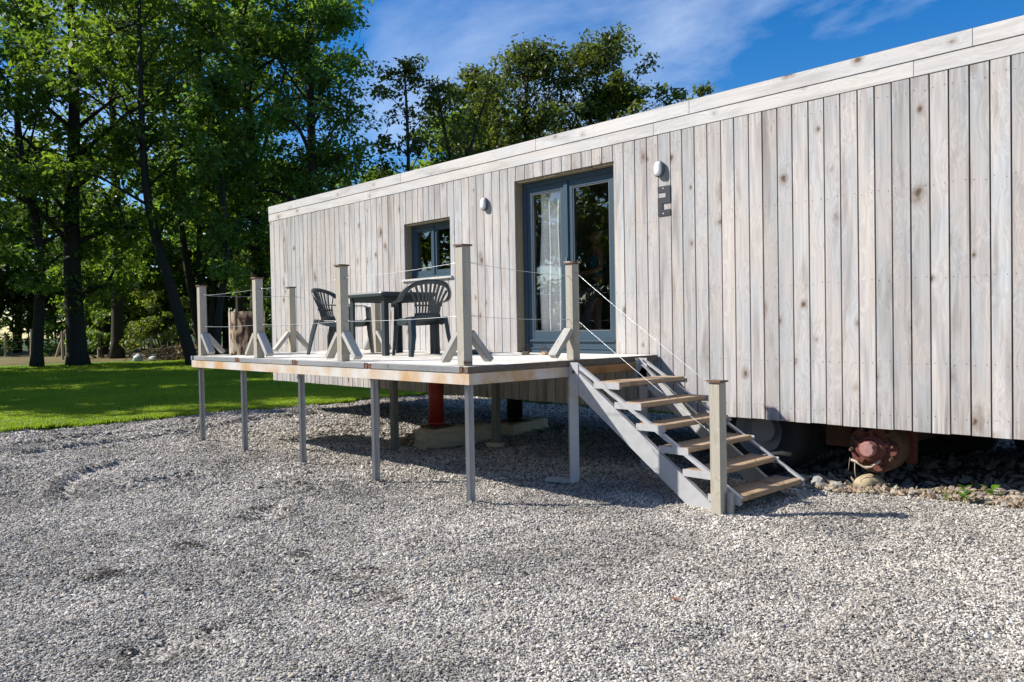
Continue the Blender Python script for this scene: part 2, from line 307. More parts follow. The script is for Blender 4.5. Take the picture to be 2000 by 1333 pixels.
def leaf_mat(name, dark, light, trans=0.35):
    m, nt, b = mat(name); N = nt.nodes.new; L = nt.links.new
    tc = N('ShaderNodeTexCoord'); oi = N('ShaderNodeObjectInfo'); geo = N('ShaderNodeNewGeometry')
    n = N('ShaderNodeTexNoise'); n.inputs['Scale'].default_value = 0.45; n.inputs['Detail'].default_value = 3; L(geo.outputs['Position'], n.inputs['Vector'])
    wn = N('ShaderNodeMath'); wn.operation = 'ADD'; L(n.outputs[0], wn.inputs[0])
    ri = N('ShaderNodeMapRange'); ri.inputs['To Min'].default_value = -0.22; ri.inputs['To Max'].default_value = 0.22; L(geo.outputs['Random Per Island'], ri.inputs[0]); L(ri.outputs[0], wn.inputs[1])
    mr = N('ShaderNodeMapRange'); mr.inputs['From Min'].default_value = 0.25; mr.inputs['From Max'].default_value = 0.8; L(wn.outputs[0], mr.inputs[0])
    mx = N('ShaderNodeMixRGB'); mx.inputs[1].default_value = dark+(1,); mx.inputs[2].default_value = light+(1,); L(mr.outputs[0], mx.inputs[0])
    L(mx.outputs[0], b.inputs['Base Color']); b.inputs['Roughness'].default_value = 0.45; b.inputs['Specular IOR Level'].default_value = 0.4
    t = N('ShaderNodeBsdfTranslucent'); tcol = N('ShaderNodeMixRGB'); tcol.blend_type = 'MULTIPLY'; tcol.inputs[0].default_value = 1; tcol.inputs[2].default_value = (1.85, 1.8, 0.8, 1); L(mx.outputs[0], tcol.inputs[1]); L(tcol.outputs[0], t.inputs[0])
    ms = N('ShaderNodeMixShader'); ms.inputs[0].default_value = trans; L(b.outputs[0], ms.inputs[1]); L(t.outputs[0], ms.inputs[2]); L(ms.outputs[0], nt.nodes['Material Output'].inputs[0])
    return m
M_leaf = leaf_mat('leaves_ash', (0.055, 0.105, 0.02), (0.15, 0.22, 0.032), 0.56)
M_leafb = leaf_mat('leaves_bluegreen', (0.055, 0.12, 0.03), (0.14, 0.23, 0.05), 0.54)
M_leafo = leaf_mat('leaves_olive', (0.048, 0.072, 0.018), (0.125, 0.155, 0.036), 0.45)
M_leafy = leaf_mat('leaves_yellowish', (0.09, 0.14, 0.025), (0.20, 0.24, 0.05), 0.45)
M_grassb = leaf_mat('grass_blades', (0.12, 0.21, 0.014), (0.27, 0.355, 0.028), 0.5)
M_bark = simple('tree_bark', (0.030, 0.025, 0.018), 0.95, 0, 0.4, 9, 0.9)

def ground_mat(name, cols, scale, bump, dist, big=0.4, voro=0):
    m, nt, b = mat(name); N = nt.nodes.new; L = nt.links.new
    geo = N('ShaderNodeNewGeometry')
    n = N('ShaderNodeTexNoise'); n.inputs['Scale'].default_value = scale; n.inputs['Detail'].default_value = 8; n.inputs['Roughness'].default_value = 0.7; L(geo.outputs['Position'], n.inputs['Vector'])
    r = N('ShaderNodeValToRGB'); e = r.color_ramp.elements
    e[0].position = 0.32; e[0].color = cols[0]+(1,); e[1].position = 0.68; e[1].color = cols[-1]+(1,)
    if len(cols) > 2: x = e.new(0.5); x.color = cols[1]+(1,)
    src = n.outputs[0]
    if voro:
        v = N('ShaderNodeTexVoronoi'); v.inputs['Scale'].default_value = voro; L(geo.outputs['Position'], v.inputs['Vector'])
        sp = N('ShaderNodeSeparateColor'); L(v.outputs['Color'], sp.inputs[0])
        a = N('ShaderNodeMath'); a.operation = 'MULTIPLY_ADD'; a.inputs[1].default_value = 0.35; L(sp.outputs[0], a.inputs[0])
        s2 = N('ShaderNodeMath'); s2.operation = 'MULTIPLY_ADD'; s2.inputs[1].default_value = 0.75; s2.inputs[2].default_value = -0.06; L(n.outputs[0], s2.inputs[0]); L(s2.outputs[0], a.inputs[2]); src = a.outputs[0]
    L(src, r.inputs[0])
    n2 = N('ShaderNodeTexNoise'); n2.inputs['Scale'].default_value = big; n2.inputs['Detail'].default_value = 4; L(geo.outputs['Position'], n2.inputs['Vector'])
    r2 = N('ShaderNodeMapRange'); r2.inputs['From Min'].default_value = 0.3; r2.inputs['From Max'].default_value = 0.7; r2.inputs['To Min'].default_value = 0.82; r2.inputs['To Max'].default_value = 1.1; L(n2.outputs[0], r2.inputs[0])
    s = N('ShaderNodeVectorMath'); s.operation = 'SCALE'; L(r.outputs[0], s.inputs[0]); L(r2.outputs[0], s.inputs['Scale']); L(s.outputs[0], b.inputs['Base Color'])
    b.inputs['Roughness'].default_value = 0.95; b.inputs['Specular IOR Level'].default_value = 0.15
    bp = N('ShaderNodeBump'); bp.inputs['Strength'].default_value = bump; bp.inputs['Distance'].default_value = dist
    if voro:
        iv = N('ShaderNodeMath'); iv.operation = 'MULTIPLY_ADD'; iv.inputs[1].default_value = -1.0; iv.inputs[2].default_value = 1.0; L(v.outputs['Distance'], iv.inputs[0]); L(iv.outputs[0], bp.inputs['Height'])
    else: L(n.outputs[0], bp.inputs['Height'])
    L(bp.outputs[0], b.inputs['Normal'])
    return m
M_gravel = ground_mat('gravel_bed', [(0.12, 0.108, 0.094), (0.32, 0.295, 0.258), (0.52, 0.485, 0.43)], 25, 1.0, 0.012, 0.5, 55)
M_soil = ground_mat('dark_soil', [(0.05, 0.04, 0.032), (0.10, 0.085, 0.07), (0.22, 0.195, 0.165)], 9, 1.0, 0.03, 0.6)
M_lawn = ground_mat('lawn_turf', [(0.055, 0.105, 0.010), (0.11, 0.20, 0.014), (0.17, 0.27, 0.02)], 10, 0.9, 0.03, 0.35)
M_track = ground_mat('forest_floor', [(0.10, 0.075, 0.03), (0.18, 0.14, 0.07), (0.14, 0.17, 0.04)], 2.5, 0.6, 0.03, 0.3)
M_pasture = ground_mat('pasture', [(0.03, 0.05, 0.012), (0.05, 0.08, 0.018), (0.08, 0.11, 0.03)], 3, 0.6, 0.03, 0.1)
DAMP = [(8.91, -4.02, .16), (9.33, -4.16, .13), (9.23, -5.28, .15), (9.19, -5.03, .08), (7.04, -3.66, .20), (6.2, -3.0, .18), (7.9, -5.1, .12), (8.28, -4.03, .07), (10.7, -4.7, .12), (11.2, -3.9, .10), (7.6, -4.5, .10)]
def damp(nt, col, amt=.9):
    """damp, dirtier patches of gravel, each with its own ragged outline"""
    N = nt.nodes.new; L = nt.links.new; geo = N('ShaderNodeNewGeometry'); n = N('ShaderNodeTexNoise'); n.inputs['Scale'].default_value = 9; n.inputs['Detail'].default_value = 4; L(geo.outputs['Position'], n.inputs['Vector'])
    acc = None
    for x, y, r in DAMP:
        d = N('ShaderNodeVectorMath'); d.operation = 'DISTANCE'; d.inputs[1].default_value = (x, y, 0); L(geo.outputs['Position'], d.inputs[0])
        m = N('ShaderNodeMapRange'); m.inputs['From Min'].default_value = r*1.9; m.inputs['From Max'].default_value = r*.2; L(d.outputs['Value'], m.inputs[0])
        if acc is None: acc = m.outputs[0]
        else: q = N('ShaderNodeMath'); q.operation = 'MAXIMUM'; L(acc, q.inputs[0]); L(m.outputs[0], q.inputs[1]); acc = q.outputs[0]
    a = N('ShaderNodeMath'); a.operation = 'MULTIPLY_ADD'; L(n.outputs[0], a.inputs[0]); a.inputs[1].default_value = 1.6; L(acc, a.inputs[2])
    mr = N('ShaderNodeMapRange'); mr.inputs['From Min'].default_value = 1.12; mr.inputs['From Max'].default_value = 1.55; mr.inputs['To Max'].default_value = amt; L(a.outputs[0], mr.inputs[0])
    mx = N('ShaderNodeMixRGB'); mx.inputs[2].default_value = (.06, .05, .042, 1); L(mr.outputs[0], mx.inputs[0]); L(col, mx.inputs[1]); return mx.outputs[0]
def pebble_mat():
    m, nt, b = mat('pebble'); N = nt.nodes.new; L = nt.links.new
    oi = N('ShaderNodeObjectInfo'); r = N('ShaderNodeValToRGB'); e = r.color_ramp.elements
    e[0].position = 0.0; e[0].color = (0.09, 0.078, 0.066, 1); e[1].position = 1.0; e[1].color = (0.80, 0.75, 0.66, 1)
    for p, c in ((0.25, (0.27, 0.245, 0.215)), (0.55, (0.47, 0.437, 0.385)), (0.8, (0.63, 0.585, 0.515)), (0.9, (0.50, 0.42, 0.34))):
        x = e.new(p); x.color = c+(1,)
    L(oi.outputs['Random'], r.inputs[0])
    geo = N('ShaderNodeNewGeometry'); n = N('ShaderNodeTexNoise'); n.inputs['Scale'].default_value = 0.9; n.inputs['Detail'].default_value = 5; L(geo.outputs['Position'], n.inputs['Vector'])
    mr = N('ShaderNodeMapRange'); mr.inputs['From Min'].default_value = 0.32; mr.inputs['From Max'].default_value = 0.62; mr.inputs['To Min'].default_value = 0.62; mr.inputs['To Max'].default_value = 1.12; L(n.outputs[0], mr.inputs[0])
    s = N('ShaderNodeVectorMath'); s.operation = 'SCALE'; L(r.outputs[0], s.inputs[0]); L(mr.outputs[0], s.inputs['Scale']); L(damp(nt, s.outputs[0]), b.inputs['Base Color'])
    b.inputs['Roughness'].default_value = 0.85; b.inputs['Specular IOR Level'].default_value = 0.25
    return m
M_pebble = pebble_mat()

# ------------------------------------------------------------------ value noise for terrain
def vnoise(x, y, sc, seed):
    rs = np.random.RandomState(seed); g = rs.rand(256, 256)
    X = x*sc+1000.3; Y = y*sc+1000.7; xi = np.floor(X).astype(int); yi = np.floor(Y).astype(int); fx = X-xi; fy = Y-yi
    fx = fx*fx*(3-2*fx); fy = fy*fy*(3-2*fy)
    a = g[xi % 256, yi % 256]; b_ = g[(xi+1) % 256, yi % 256]; c = g[xi % 256, (yi+1) % 256]; d = g[(xi+1) % 256, (yi+1) % 256]
    return (a*(1-fx)+b_*fx)*(1-fy)+(c*(1-fx)+d*fx)*fy-0.5
RUTS = [([(2.07, -4.22), (1.91, -3.74), (1.9, -3.02), (1.6, -2.18), (1.14, -1.06), (0.93, 0.28)], .05), ([(5.12, -4.58), (4.54, -4.4), (3.95, -4.1), (3.78, -3.7)], .05), ([(1.07, -4.06), (1.01, -3.45), (1.19, -2.72)], .035),
        ([(3.68, -1.72), (3.22, -.39), (2.94, .61)], .035), ([(6.61, -2.87), (6.73, -3.32), (7.2, -3.74)], .025), ([(5.03, -3.9), (5.02, -3.4)], .03)]
SPOTS = [(8.91, -4.02, .13), (9.33, -4.16, .10), (9.23, -5.28, .12), (9.19, -5.03, .07), (7.04, -3.66, .16), (6.2, -3.0, .14), (8.5, -3.3, .08), (10.6, -4.9, .08), (5.6, -4.6, .12)]
PITS = [(8.9, -4.02, .10, .03), (9.33, -4.16, .12, .03), (9.2, -5.25, .10, .035), (10.2, -5.0, .10, .02), (7.2, -3.6, .14, .02), (10.9, -3.5, .12, .02), (6.0, -4.6, .16, .02), (9.6, -3.3, .12, .02), (11.3, -4.4, .1, .02),
        (4.7, -.3, .55, .10), (4.1, -.1, .35, .12), (3.4, -.15, .3, .10), (5.6, .1, .35, .08)]
def gz(x, y):
    """height of the gravel yard"""
    x = np.asarray(x, float); y = np.asarray(y, float)
    z = 0.035*vnoise(x, y, 0.7, 1)+0.026*vnoise(x, y, 2.6, 2)+0.022*vnoise(x, y, 6, 3)
    for (px, py, s, d) in PITS: z = z-d*np.exp(-((x-px)**2+(y-py)**2)/(2*s*s))
    for path, d in RUTS:
        best = np.full(np.shape(x), 1e9); sgn = np.zeros(np.shape(x))
        for (ax, ay), (bx_, by_) in zip(path[:-1], path[1:]):
            ux, uy = bx_-ax, by_-ay; l2 = ux*ux+uy*uy; t = np.clip(((x-ax)*ux+(y-ay)*uy)/l2, 0, 1); ex = x-ax-t*ux; ey = y-ay-t*uy; dd_ = np.hypot(ex, ey)
            m_ = dd_ < best; best = np.where(m_, dd_, best); sgn = np.where(m_, np.sign(ux*ey-uy*ex), sgn)
        q = sgn*best/0.075; z = z+d*(-np.exp(-q*q)+0.8*np.exp(-(q-1.6)**2))
    # little heaps round the steel legs
    for (px, py) in LEGS[:6]: z = z+0.02*np.exp(-((x-px)**2+(y-py)**2)/(2*.09**2))
    # mound of earth behind the wheel
    z = z+0.42*np.exp(-((x-12.3)/1.4)**2-((y-2.2)/1.5)**2)+0.10*np.exp(-((x-11.4)/1.0)**2-((y-1.0)/.8)**2)
    return z
LEGS = [(2.83, -2.44), (4.03, -2.44), (5.37, -2.44), (6.71, -2.44), (8.04, -2.44), (8.10, -1.27)]
def grid(x0, x1, y0, y1, s, zf):
    xs = np.arange(x0, x1+s/2, s); ys = np.arange(y0, y1+s/2, s); X, Y = np.meshgrid(xs, ys, indexing='ij'); Z = zf(X, Y)
    nx, ny = X.shape; v = np.stack([X, Y, Z], -1).reshape(-1, 3)
    i = np.arange(nx*ny).reshape(nx, ny); f = np.stack([i[:-1, :-1], i[1:, :-1], i[1:, 1:], i[:-1, 1:]], -1).reshape(-1, 4)
    return v, f
def mesh_np(name, v, f, smooth=True):
    me = bpy.data.meshes.new(name); n = f.shape[1]
    me.vertices.add(len(v)); me.vertices.foreach_set('co', np.asarray(v, np.float32).ravel())
    me.loops.add(f.size); me.loops.foreach_set('vertex_index', f.astype(np.int32).ravel())
    me.polygons.add(len(f)); me.polygons.foreach_set('loop_start', np.arange(0, f.size, n, dtype=np.int32)); me.polygons.foreach_set('loop_total', np.full(len(f), n, np.int32))
    me.polygons.foreach_set('use_smooth', np.full(len(f), smooth)); me.update(calc_edges=True); return me

# ------------------------------------------------------------------ ground
v, f = grid(-260, 260, -260, 260, 20, lambda x, y: x*0-0.25)
tag(link('ground', mesh_np('ground', v, f), M_pasture), kind='structure')
v, f = grid(-4, 26, -15, 8, 0.10, gz)
tag(link('gravel_yard', mesh_np('gravel_yard', v, f), M_gravel), kind='structure')
# lawn: polygon whose near edge follows the gravel
def lawn_edge(y):   # x of the lawn's right edge for given y < 4
    return -0.42+0.10*math.sin(y*1.7)+0.06*math.sin(y*4.3+1)-(0.0 if y > -6 else (y+6)**2*0.03)
def in_lawn(x, y):
    y = np.asarray(y, float); x = np.asarray(x, float)
    e = -0.42+0.10*np.sin(y*1.7)+0.06*np.sin(y*4.3+1)+0.05*np.sin(y*11+2)+0.03*np.sin(y*23)+0.08*vnoise(y*1.0, y*0+3, 3.0, 77)-np.where(y > -6, 0, (y+6)**2*0.03)
    back = 3.75+0.09*np.sin(x*2.1)+0.04*np.sin(x*5.0)+0.04*np.sin(x*13)+0.08*vnoise(x*1.0, x*0+9, 3.0, 78)-np.clip(x-4.5, 0, 9)*0.02
    return (x < e) | (y > back)
def lz(x, y): return 0.035+0.03*vnoise(x, y, 0.5, 11)+0.02*vnoise(x, y, 2.3, 12)+0.012*vnoise(x, y, 7, 13)
xs = np.concatenate([np.arange(-62, -8, 0.5), np.arange(-8, 9, 0.08), np.arange(9, 40, 0.6)]); ys = np.concatenate([np.arange(-14, -5, 0.3), np.arange(-5, 6, 0.08), np.arange(6, 45, 0.5)])
X, Y = np.meshgrid(xs, ys, indexing='ij'); Z = lz(X, Y); inside = in_lawn(X, Y)
far = np.clip((-X-26)/8, 0, 1)
Z = np.where(inside, Z, -0.3); nx, ny = X.shape; i = np.arange(nx*ny).reshape(nx, ny)
f = np.stack([i[:-1, :-1], i[1:, :-1], i[1:, 1:], i[:-1, 1:]], -1).reshape(-1, 4); vv = np.stack([X, Y, Z], -1).reshape(-1, 3)
keep = inside.reshape(-1)[f].any(1)
tag(link('lawn', mesh_np('lawn', vv, f[keep]), M_lawn), kind='structure')
# sunny clearing of litter and rough grass behind the trees
v, f = grid(-60, -26.5, -6, 30, 0.6, lambda x, y: 0.09+0.09*vnoise(x, y, .4, 21)+0.04*vnoise(x, y, 1.4, 22)-0.2*(x > -27.2))
tag(link('forest_clearing', mesh_np('forest_clearing', v, f), M_track), kind='structure')
# dark soil strip under the trailer
v, f = grid(8.9, 26, -0.45, 8.0, 0.1, lambda x, y: gz(x, y)+np.where((y > -0.02+0.10*np.sin(x*3.1)+0.12*vnoise(x, y, 2, 9)) & (x > 9.1+0.5*np.exp(-(y-0.0)**2*4)), 0.012+0.025*vnoise(x, y, 3, 41)+0.02*vnoise(x, y, 9, 42), -0.08))
tag(link('soil_bed', mesh_np('soil_bed', v, f), M_soil), kind='structure')

# ------------------------------------------------------------------ scatter with geometry nodes (points computed here)
def blob_mesh(seed, sx, sy, sz, sub=1, name='pebble_shape'):
    rs = np.random.RandomState(seed); bm = bmesh.new(); bmesh.ops.create_icosphere(bm, subdivisions=sub, radius=1)
    for v in bm.verts: v.co = Vector((v.co.x*sx, v.co.y*sy, v.co.z*sz))*(1+rs.uniform(-.22, .22))
    me = bpy.data.meshes.new(name); bm.to_mesh(me); bm.free(); return me
def scatter(name, pts, rots, scales, protos, mtl, label=None, parent=None):
    pc = bpy.data.collections.new(name+'_shapes')
    for k, me in enumerate(protos):
        if not me.materials: me.materials.append(mtl)
        pc.objects.link(bpy.data.objects.new(me.name, me))
    me = bpy.data.meshes.new(name); me.vertices.add(len(pts)); me.vertices.foreach_set('co', np.asarray(pts, np.float32).ravel())
    a = me.attributes.new('rot', 'FLOAT_VECTOR', 'POINT'); a.data.foreach_set('vector', np.asarray(rots, np.float32).ravel())
    a = me.attributes.new('scl', 'FLOAT_VECTOR', 'POINT'); a.data.foreach_set('vector', np.asarray(scales, np.float32).ravel())
    o = link(name, me, mtl, parent)
    g = bpy.data.node_groups.new(name, 'GeometryNodeTree'); g.interface.new_socket('Geometry', in_out='INPUT', socket_type='NodeSocketGeometry'); g.interface.new_socket('Geometry', in_out='OUTPUT', socket_type='NodeSocketGeometry')
    N = g.nodes.new; L = g.links.new; gi = N('NodeGroupInput'); go = N('NodeGroupOutput')
    ci = N('GeometryNodeCollectionInfo'); ci.inputs['Collection'].default_value = pc; ci.inputs['Separate Children'].default_value = True; ci.inputs['Reset Children'].default_value = True
    ip = N('GeometryNodeInstanceOnPoints'); ip.inputs['Pick Instance'].default_value = True
    ra = N('GeometryNodeInputNamedAttribute'); ra.data_type = 'FLOAT_VECTOR'; ra.inputs['Name'].default_value = 'rot'
    sa = N('GeometryNodeInputNamedAttribute'); sa.data_type = 'FLOAT_VECTOR'; sa.inputs['Name'].default_value = 'scl'
    er = N('FunctionNodeEulerToRotation'); L(ra.outputs['Attribute'], er.inputs[0])
    rv = N('FunctionNodeRandomValue'); rv.data_type = 'INT'; rv.inputs[4].default_value = 0; rv.inputs[5].default_value = len(protos)-1
    L(gi.outputs[0], ip.inputs['Points']); L(ci.outputs[0], ip.inputs['Instance']); L(rv.outputs[2], ip.inputs['Instance Index'])
    L(er.outputs[0], ip.inputs['Rotation']); L(sa.outputs['Attribute'], ip.inputs['Scale']); L(ip.outputs[0], go.inputs[0])
    md = o.modifiers.new('scatter', 'NODES'); md.node_group = g
    tag(o, label, kind='stuff'); return o
rs = np.random.RandomState(3)
CP = np.array([CAM.x, CAM.y]); F2 = np.array([-math.sin(B_), math.cos(B_)]); R2 = np.array([math.cos(B_), math.sin(B_)])
def wedge(n, d0, d1, margin=0.80):
    """random ground points in the region the camera side of the yard looks over"""
    d = np.sqrt(rs.rand(n)*(d1*d1-d0*d0)+d0*d0); l = (rs.rand(n)*2-1)*margin*d
    return CP+d[:, None]*F2+l[:, None]*R2
P = []; SC = []
for d0, d1, dens, s in ((2.0, 4.2, 10500, 0.0051), (4.2, 7.0, 6600, 0.0061), (7.0, 10.5, 3000, 0.0083), (10.5, 17, 1000, 0.0130)):
    n = int(dens*0.80*(d1*d1-d0*d0)); p = wedge(n, d0, d1); P.append(p); SC.append(s*np.exp(rs.randn(n)*0.30))
P = np.concatenate(P); SC = np.concatenate(SC)
ok = ~in_lawn(P[:, 0]+0.03, P[:, 1]-0.03) & (P[:, 1] < 3.9) & ~((P[:, 1] > 0.05+0.1*np.sin(P[:, 0]*3.1)+0.15*rs.randn(len(P))*0.6) & (P[:, 0] > 9.2)) & (P[:, 0] > -2)
for px, py, sg in SPOTS: ok &= rs.rand(len(P)) > .82*np.exp(-((P[:, 0]-px)**2+(P[:, 1]-py)**2)/(2*sg*sg))
P = P[ok]; SC = SC[ok]
zz_ = gz(P[:, 0], P[:, 1])+SC*0.35
pts = np.stack([P[:, 0], P[:, 1], zz_], -1); n = len(pts)
rots = np.stack([rs.randn(n)*0.45, rs.randn(n)*0.45, rs.rand(n)*6.283], -1)
scl = np.stack([SC*(1+.2*rs.randn(n)), SC, SC*(0.75+.15*rs.randn(n))], -1)
scatter('gravel_stones', pts, rots, scl, [blob_mesh(1, 1.3, .9, .75), blob_mesh(2, 1.1, 1, .7), blob_mesh(3, 1.5, .8, .8), blob_mesh(4, 1.0, .9, .9), blob_mesh(5, 1.7, .85, .6)], M_pebble, 'loose grey gravel chippings covering the yard')

# grass tufts
def tuft_mesh(seed, nb, h, sp):
    r = np.random.RandomState(seed); v = []; f = []
    for k in range(nb):
        a = r.rand()*6.28; ba = r.rand()*6.28; c = np.array([math.cos(ba)*sp*r.rand(), math.sin(ba)*sp*r.rand(), -0.01]); w = 0.0028+0.002*r.rand(); hh = h*(0.55+.6*r.rand()); le = hh*(.2+.6*r.rand())
        side = np.array([-math.sin(a), math.cos(a), 0])*w; out = np.array([math.cos(a), math.sin(a), 0])
        b0 = len(v); v += [c-side, c+side, c+out*le*.4+np.array([0, 0, hh*.65])+side*.7, c+out*le*.4+np.array([0, 0, hh*.65])-side*.7, c+out*le+np.array([0, 0, hh])]
        f += [(b0, b0+1, b0+2, b0+3), (b0+3, b0+2, b0+4)]
    me = bpy.data.meshes.new('tuft_shape'); me.from_pydata([tuple(x) for x in v], [], f); return me
n = 90000; gx = -0.2-rs.rand(n)**1.5*9.5; gy = -8+rs.rand(n)*13.5
n2 = 60000; gx2 = -9-rs.rand(n2)*15; gy2 = -6+rs.rand(n2)*18
n3 = 40000; gx3 = -2+rs.rand(n3)*11; gy3 = 3.4+rs.rand(n3)**1.5*4
gx = np.concatenate([gx, gx2, gx3]); gy = np.concatenate([gy, gy2, gy3]); ok = in_lawn(gx-0.07*rs.rand(len(gx))**2, gy+0.07*rs.rand(len(gx))**2)
rel = np.stack([gx, gy], -1)-CP; dep = rel@F2; lat = rel@R2; ok &= (np.abs(lat) < 0.78*dep)
gx = gx[ok]; gy = gy[ok]; dep = dep[ok]; n = len(gx)
s = (0.8+.5*rs.rand(n))*np.clip(dep/16, 1, 1.8)
scatter('lawn_grass', np.stack([gx, gy, lz(gx, gy)-0.004], -1), np.stack([rs.randn(n)*.12, rs.randn(n)*.12, rs.rand(n)*6.28], -1), np.stack([s, s, s*.9], -1), [tuft_mesh(k, 12, .05, .05) for k in range(4)], M_grassb, 'short mown grass of the lawn')

# ------------------------------------------------------------------ trailer cabin
ZB, ZF0, ZF1, ZT = 0.542, 3.257, 3.382, 3.512
XE = [0.0, 0.15, 0.339, 0.479, 0.603, 0.737, 0.877, 1.014, 1.146, 1.283, 1.417, 1.554, 1.695, 1.824, 1.961, 2.106, 2.234, 2.391, 2.52, 2.667, 2.81, 2.953, 3.097, 3.24, 3.378, 3.523, 3.665, 3.81, 3.945, 4.096, 4.217, 4.336, 4.456, 4.579, 4.699, 4.84, 4.977, 5.127, 5.269, 5.412, 5.551, 5.698, 5.837, 5.982, 6.118, 6.264, 6.402, 6.551, 6.693, 6.843, 6.99, 7.132, 7.279, 7.42, 7.562, 7.703, 7.848, 7.996, 8.136, 8.282, 8.415, 8.554, 8.693, 8.84, 8.975, 9.122, 9.255, 9.396, 9.534, 9.679, 9.815, 9.952, 10.094, 10.228, 10.36, 10.499, 10.638, 10.772, 10.912, 11.046, 11.181]
while XE[-1] < 13.9: XE.append(round(XE[-1]+0.139, 3))
XR = XE[-1]
OPEN = [(3.90, 4.89, 2.062, 2.812), (6.09, 7.58, 1.075, 3.088)]   # window, door (x0,x1,z0,z1)
cab = thing('cabin_trailer', 'long flat-roofed cabin clad in whitewashed vertical boards, standing on wheels', 'cabin', (0, 0, 0))
TK = 0.022; GAP = 0.0060
for a, b in zip(XE[:-1], XE[1:]):
    x0, x1 = a+GAP, b-GAP; cuts = [x0, x1]
    for o_ in OPEN:
        for c in o_[:2]:
            if x0 < c < x1: cuts.append(c)
    cuts = sorted(cuts); jy = rnd.uniform(-.0015, .0015)
    for c0, c1 in zip(cuts[:-1], cuts[1:]):
        if c1-c0 < 0.006: continue
        segs = [(ZB+rnd.uniform(-.003, .003), ZF0-0.003)]
        for o_ in OPEN:
            if (c0+c1)/2 > o_[0] and (c0+c1)/2 < o_[1]: segs = [(segs[0][0], o_[2]-0.028), (o_[3]+0.001, segs[0][1])]
        for z0, z1_ in segs:
            q = MB(); q.bx((c0-c1)/2, (c1-c0)/2, -TK+jy, 0, 0, z1_-z0); link('plank', q.mesh('plank'), M_plank, cab, ((c0+c1)/2, 0, z0))
# nails, two per board at each batten
q = MB()
for a, b in zip(XE[:-1], XE[1:]):
    for z in (0.66, 1.0+.07, 1.72, 2.42, 3.15):
        for x in (a+0.028, b-0.028):
            zz2 = z+rnd.uniform(-.012, .012)
            if any(o_[0] < x < o_[1] and o_[2]-.04 < zz2 < o_[3]+.01 for o_ in OPEN): continue
            q.lathe([(0.0034, 0.0), (0.0034, -0.0012), (0.0001, -0.0016)], (x, -TK-0.0012, zz2), 'Y', 6)
tag(q.build('nails', M_rust, cab), kind='stuff')
# fascia boards, two courses with butt joints
def fascia(z0, z1_, joints, y):
    for a, b in zip(joints[:-1], joints[1:]):
        timber('fascia_board', (a+0.0015, y-TK/2, (z0+z1_)/2), (b-0.0015, y-TK/2, (z0+z1_)/2), (z1_-z0), TK+0.004, M_fascia, cab, (0, -1, 0), 0.002)
fascia(ZF0+0.001, ZF1-0.006, [-0.02, 3.1, 8.09, 10.53, XR+.02], -0.004)
fascia(ZF1+0.001, ZT, [-0.02, 3.86, 6.46, 8.51, 10.94, XR+.02], -0.008)
# hull: backing, end walls, roof, floor, chassis
q = MB(); Y1 = 2.45
def wall_with_holes(q, y0, y1):
    xs_ = sorted({0.02, XR-0.02} | {c for o_ in OPEN for c in (o_[0]-0.0, o_[1]+0.0)})
    for a, b in zip(xs_[:-1], xs_[1:]):
        h = [o_ for o_ in OPEN if o_[0] <= (a+b)/2 <= o_[1]]
        if h: q.bx(a, b, y0, y1, ZB+0.03, h[0][2]-0.03); q.bx(a, b, y0, y1, h[0][3]+0.02, ZT-0.02)
        else: q.bx(a, b, y0, y1, ZB+0.03, ZT-0.02)
wall_with_holes(q, 0.003, 0.11)
q.build('wall', M_dark, cab)
q = MB(); q.bx(-0.02, XR+.02, 0.0, Y1+.05, ZT-0.018, ZT+0.012); q.build('roof', M_roof, cab)
q = MB(); q.bx(0.02, XR-.02, 0.115, Y1, 0.99, 1.07); q.build('floor', M_floor_in, cab)
q = MB(); q.bx(0.02, XR-.02, Y1-.06, Y1, ZB+.03, ZT-0.03); q.bx(5.0, 5.06, .12, Y1-.07, 1.08, ZT-.03); q.bx(8.6, 8.66, .12, Y1-.07, 1.08, ZT-.03); q.build('inner_wall', M_interior, cab)
for k in range(17):   # left end wall boards
    y0 = 0.004+k*0.144
    q = MB(); q.bx(-0.022, 0.0, y0, y0+.137, ZB, ZF0-.003); q.build('plank', M_plank, cab)
for z0, z1_ in ((ZF0+.001, ZF1-.006), (ZF1+.001, ZT)):
    timber('fascia_board', (-0.012, 0.0, (z0+z1_)/2), (-0.012, Y1, (z0+z1_)/2), z1_-z0, 0.024, M_fascia, cab, (-1, 0, 0), 0.002)
# chassis rails and cross members under the floor
for y in (0.75, 1.75):
    q = MB(); q.prism([(-.06, -.12), (.06, -.12), (.06, -.105), (.008, -.105), (.008, .105), (.06, .105), (.06, .12), (-.06, .12), (-.06, .105), (-.008, .105), (-.008, -.105), (-.06, -.105)], (0.3, y, 0.83), (XR-.3, y, 0.83), (0, 1, 0), (0, 0, 1))
    q.build('chassis_rail', M_rust, cab)
for x in (1.5, 3.4, 5.3, 7.2, 8.8, 10.9, 12.8):
    q = MB(); q.bx(x-.04, x+.04, 0.15, Y1-.1, 0.72, 0.955); q.build('cross_member', M_rust, cab)
# small red flag-like plate and red strut between the wheels
q = MB(); q.bx(9.60, 9.83, .42, .46, 0.30, 0.53); q.build('mud_flap', simple('brown_flap', (0.09, 0.04, 0.025), .8, 0, .4, 9), cab)
q = MB(); q.bx(10.26, 10.33, .48, .55, 0.20, 0.95); q.build('strut', simple('dull_red_strut', (0.16, 0.04, 0.025), .7, 0, .3, 9), cab)
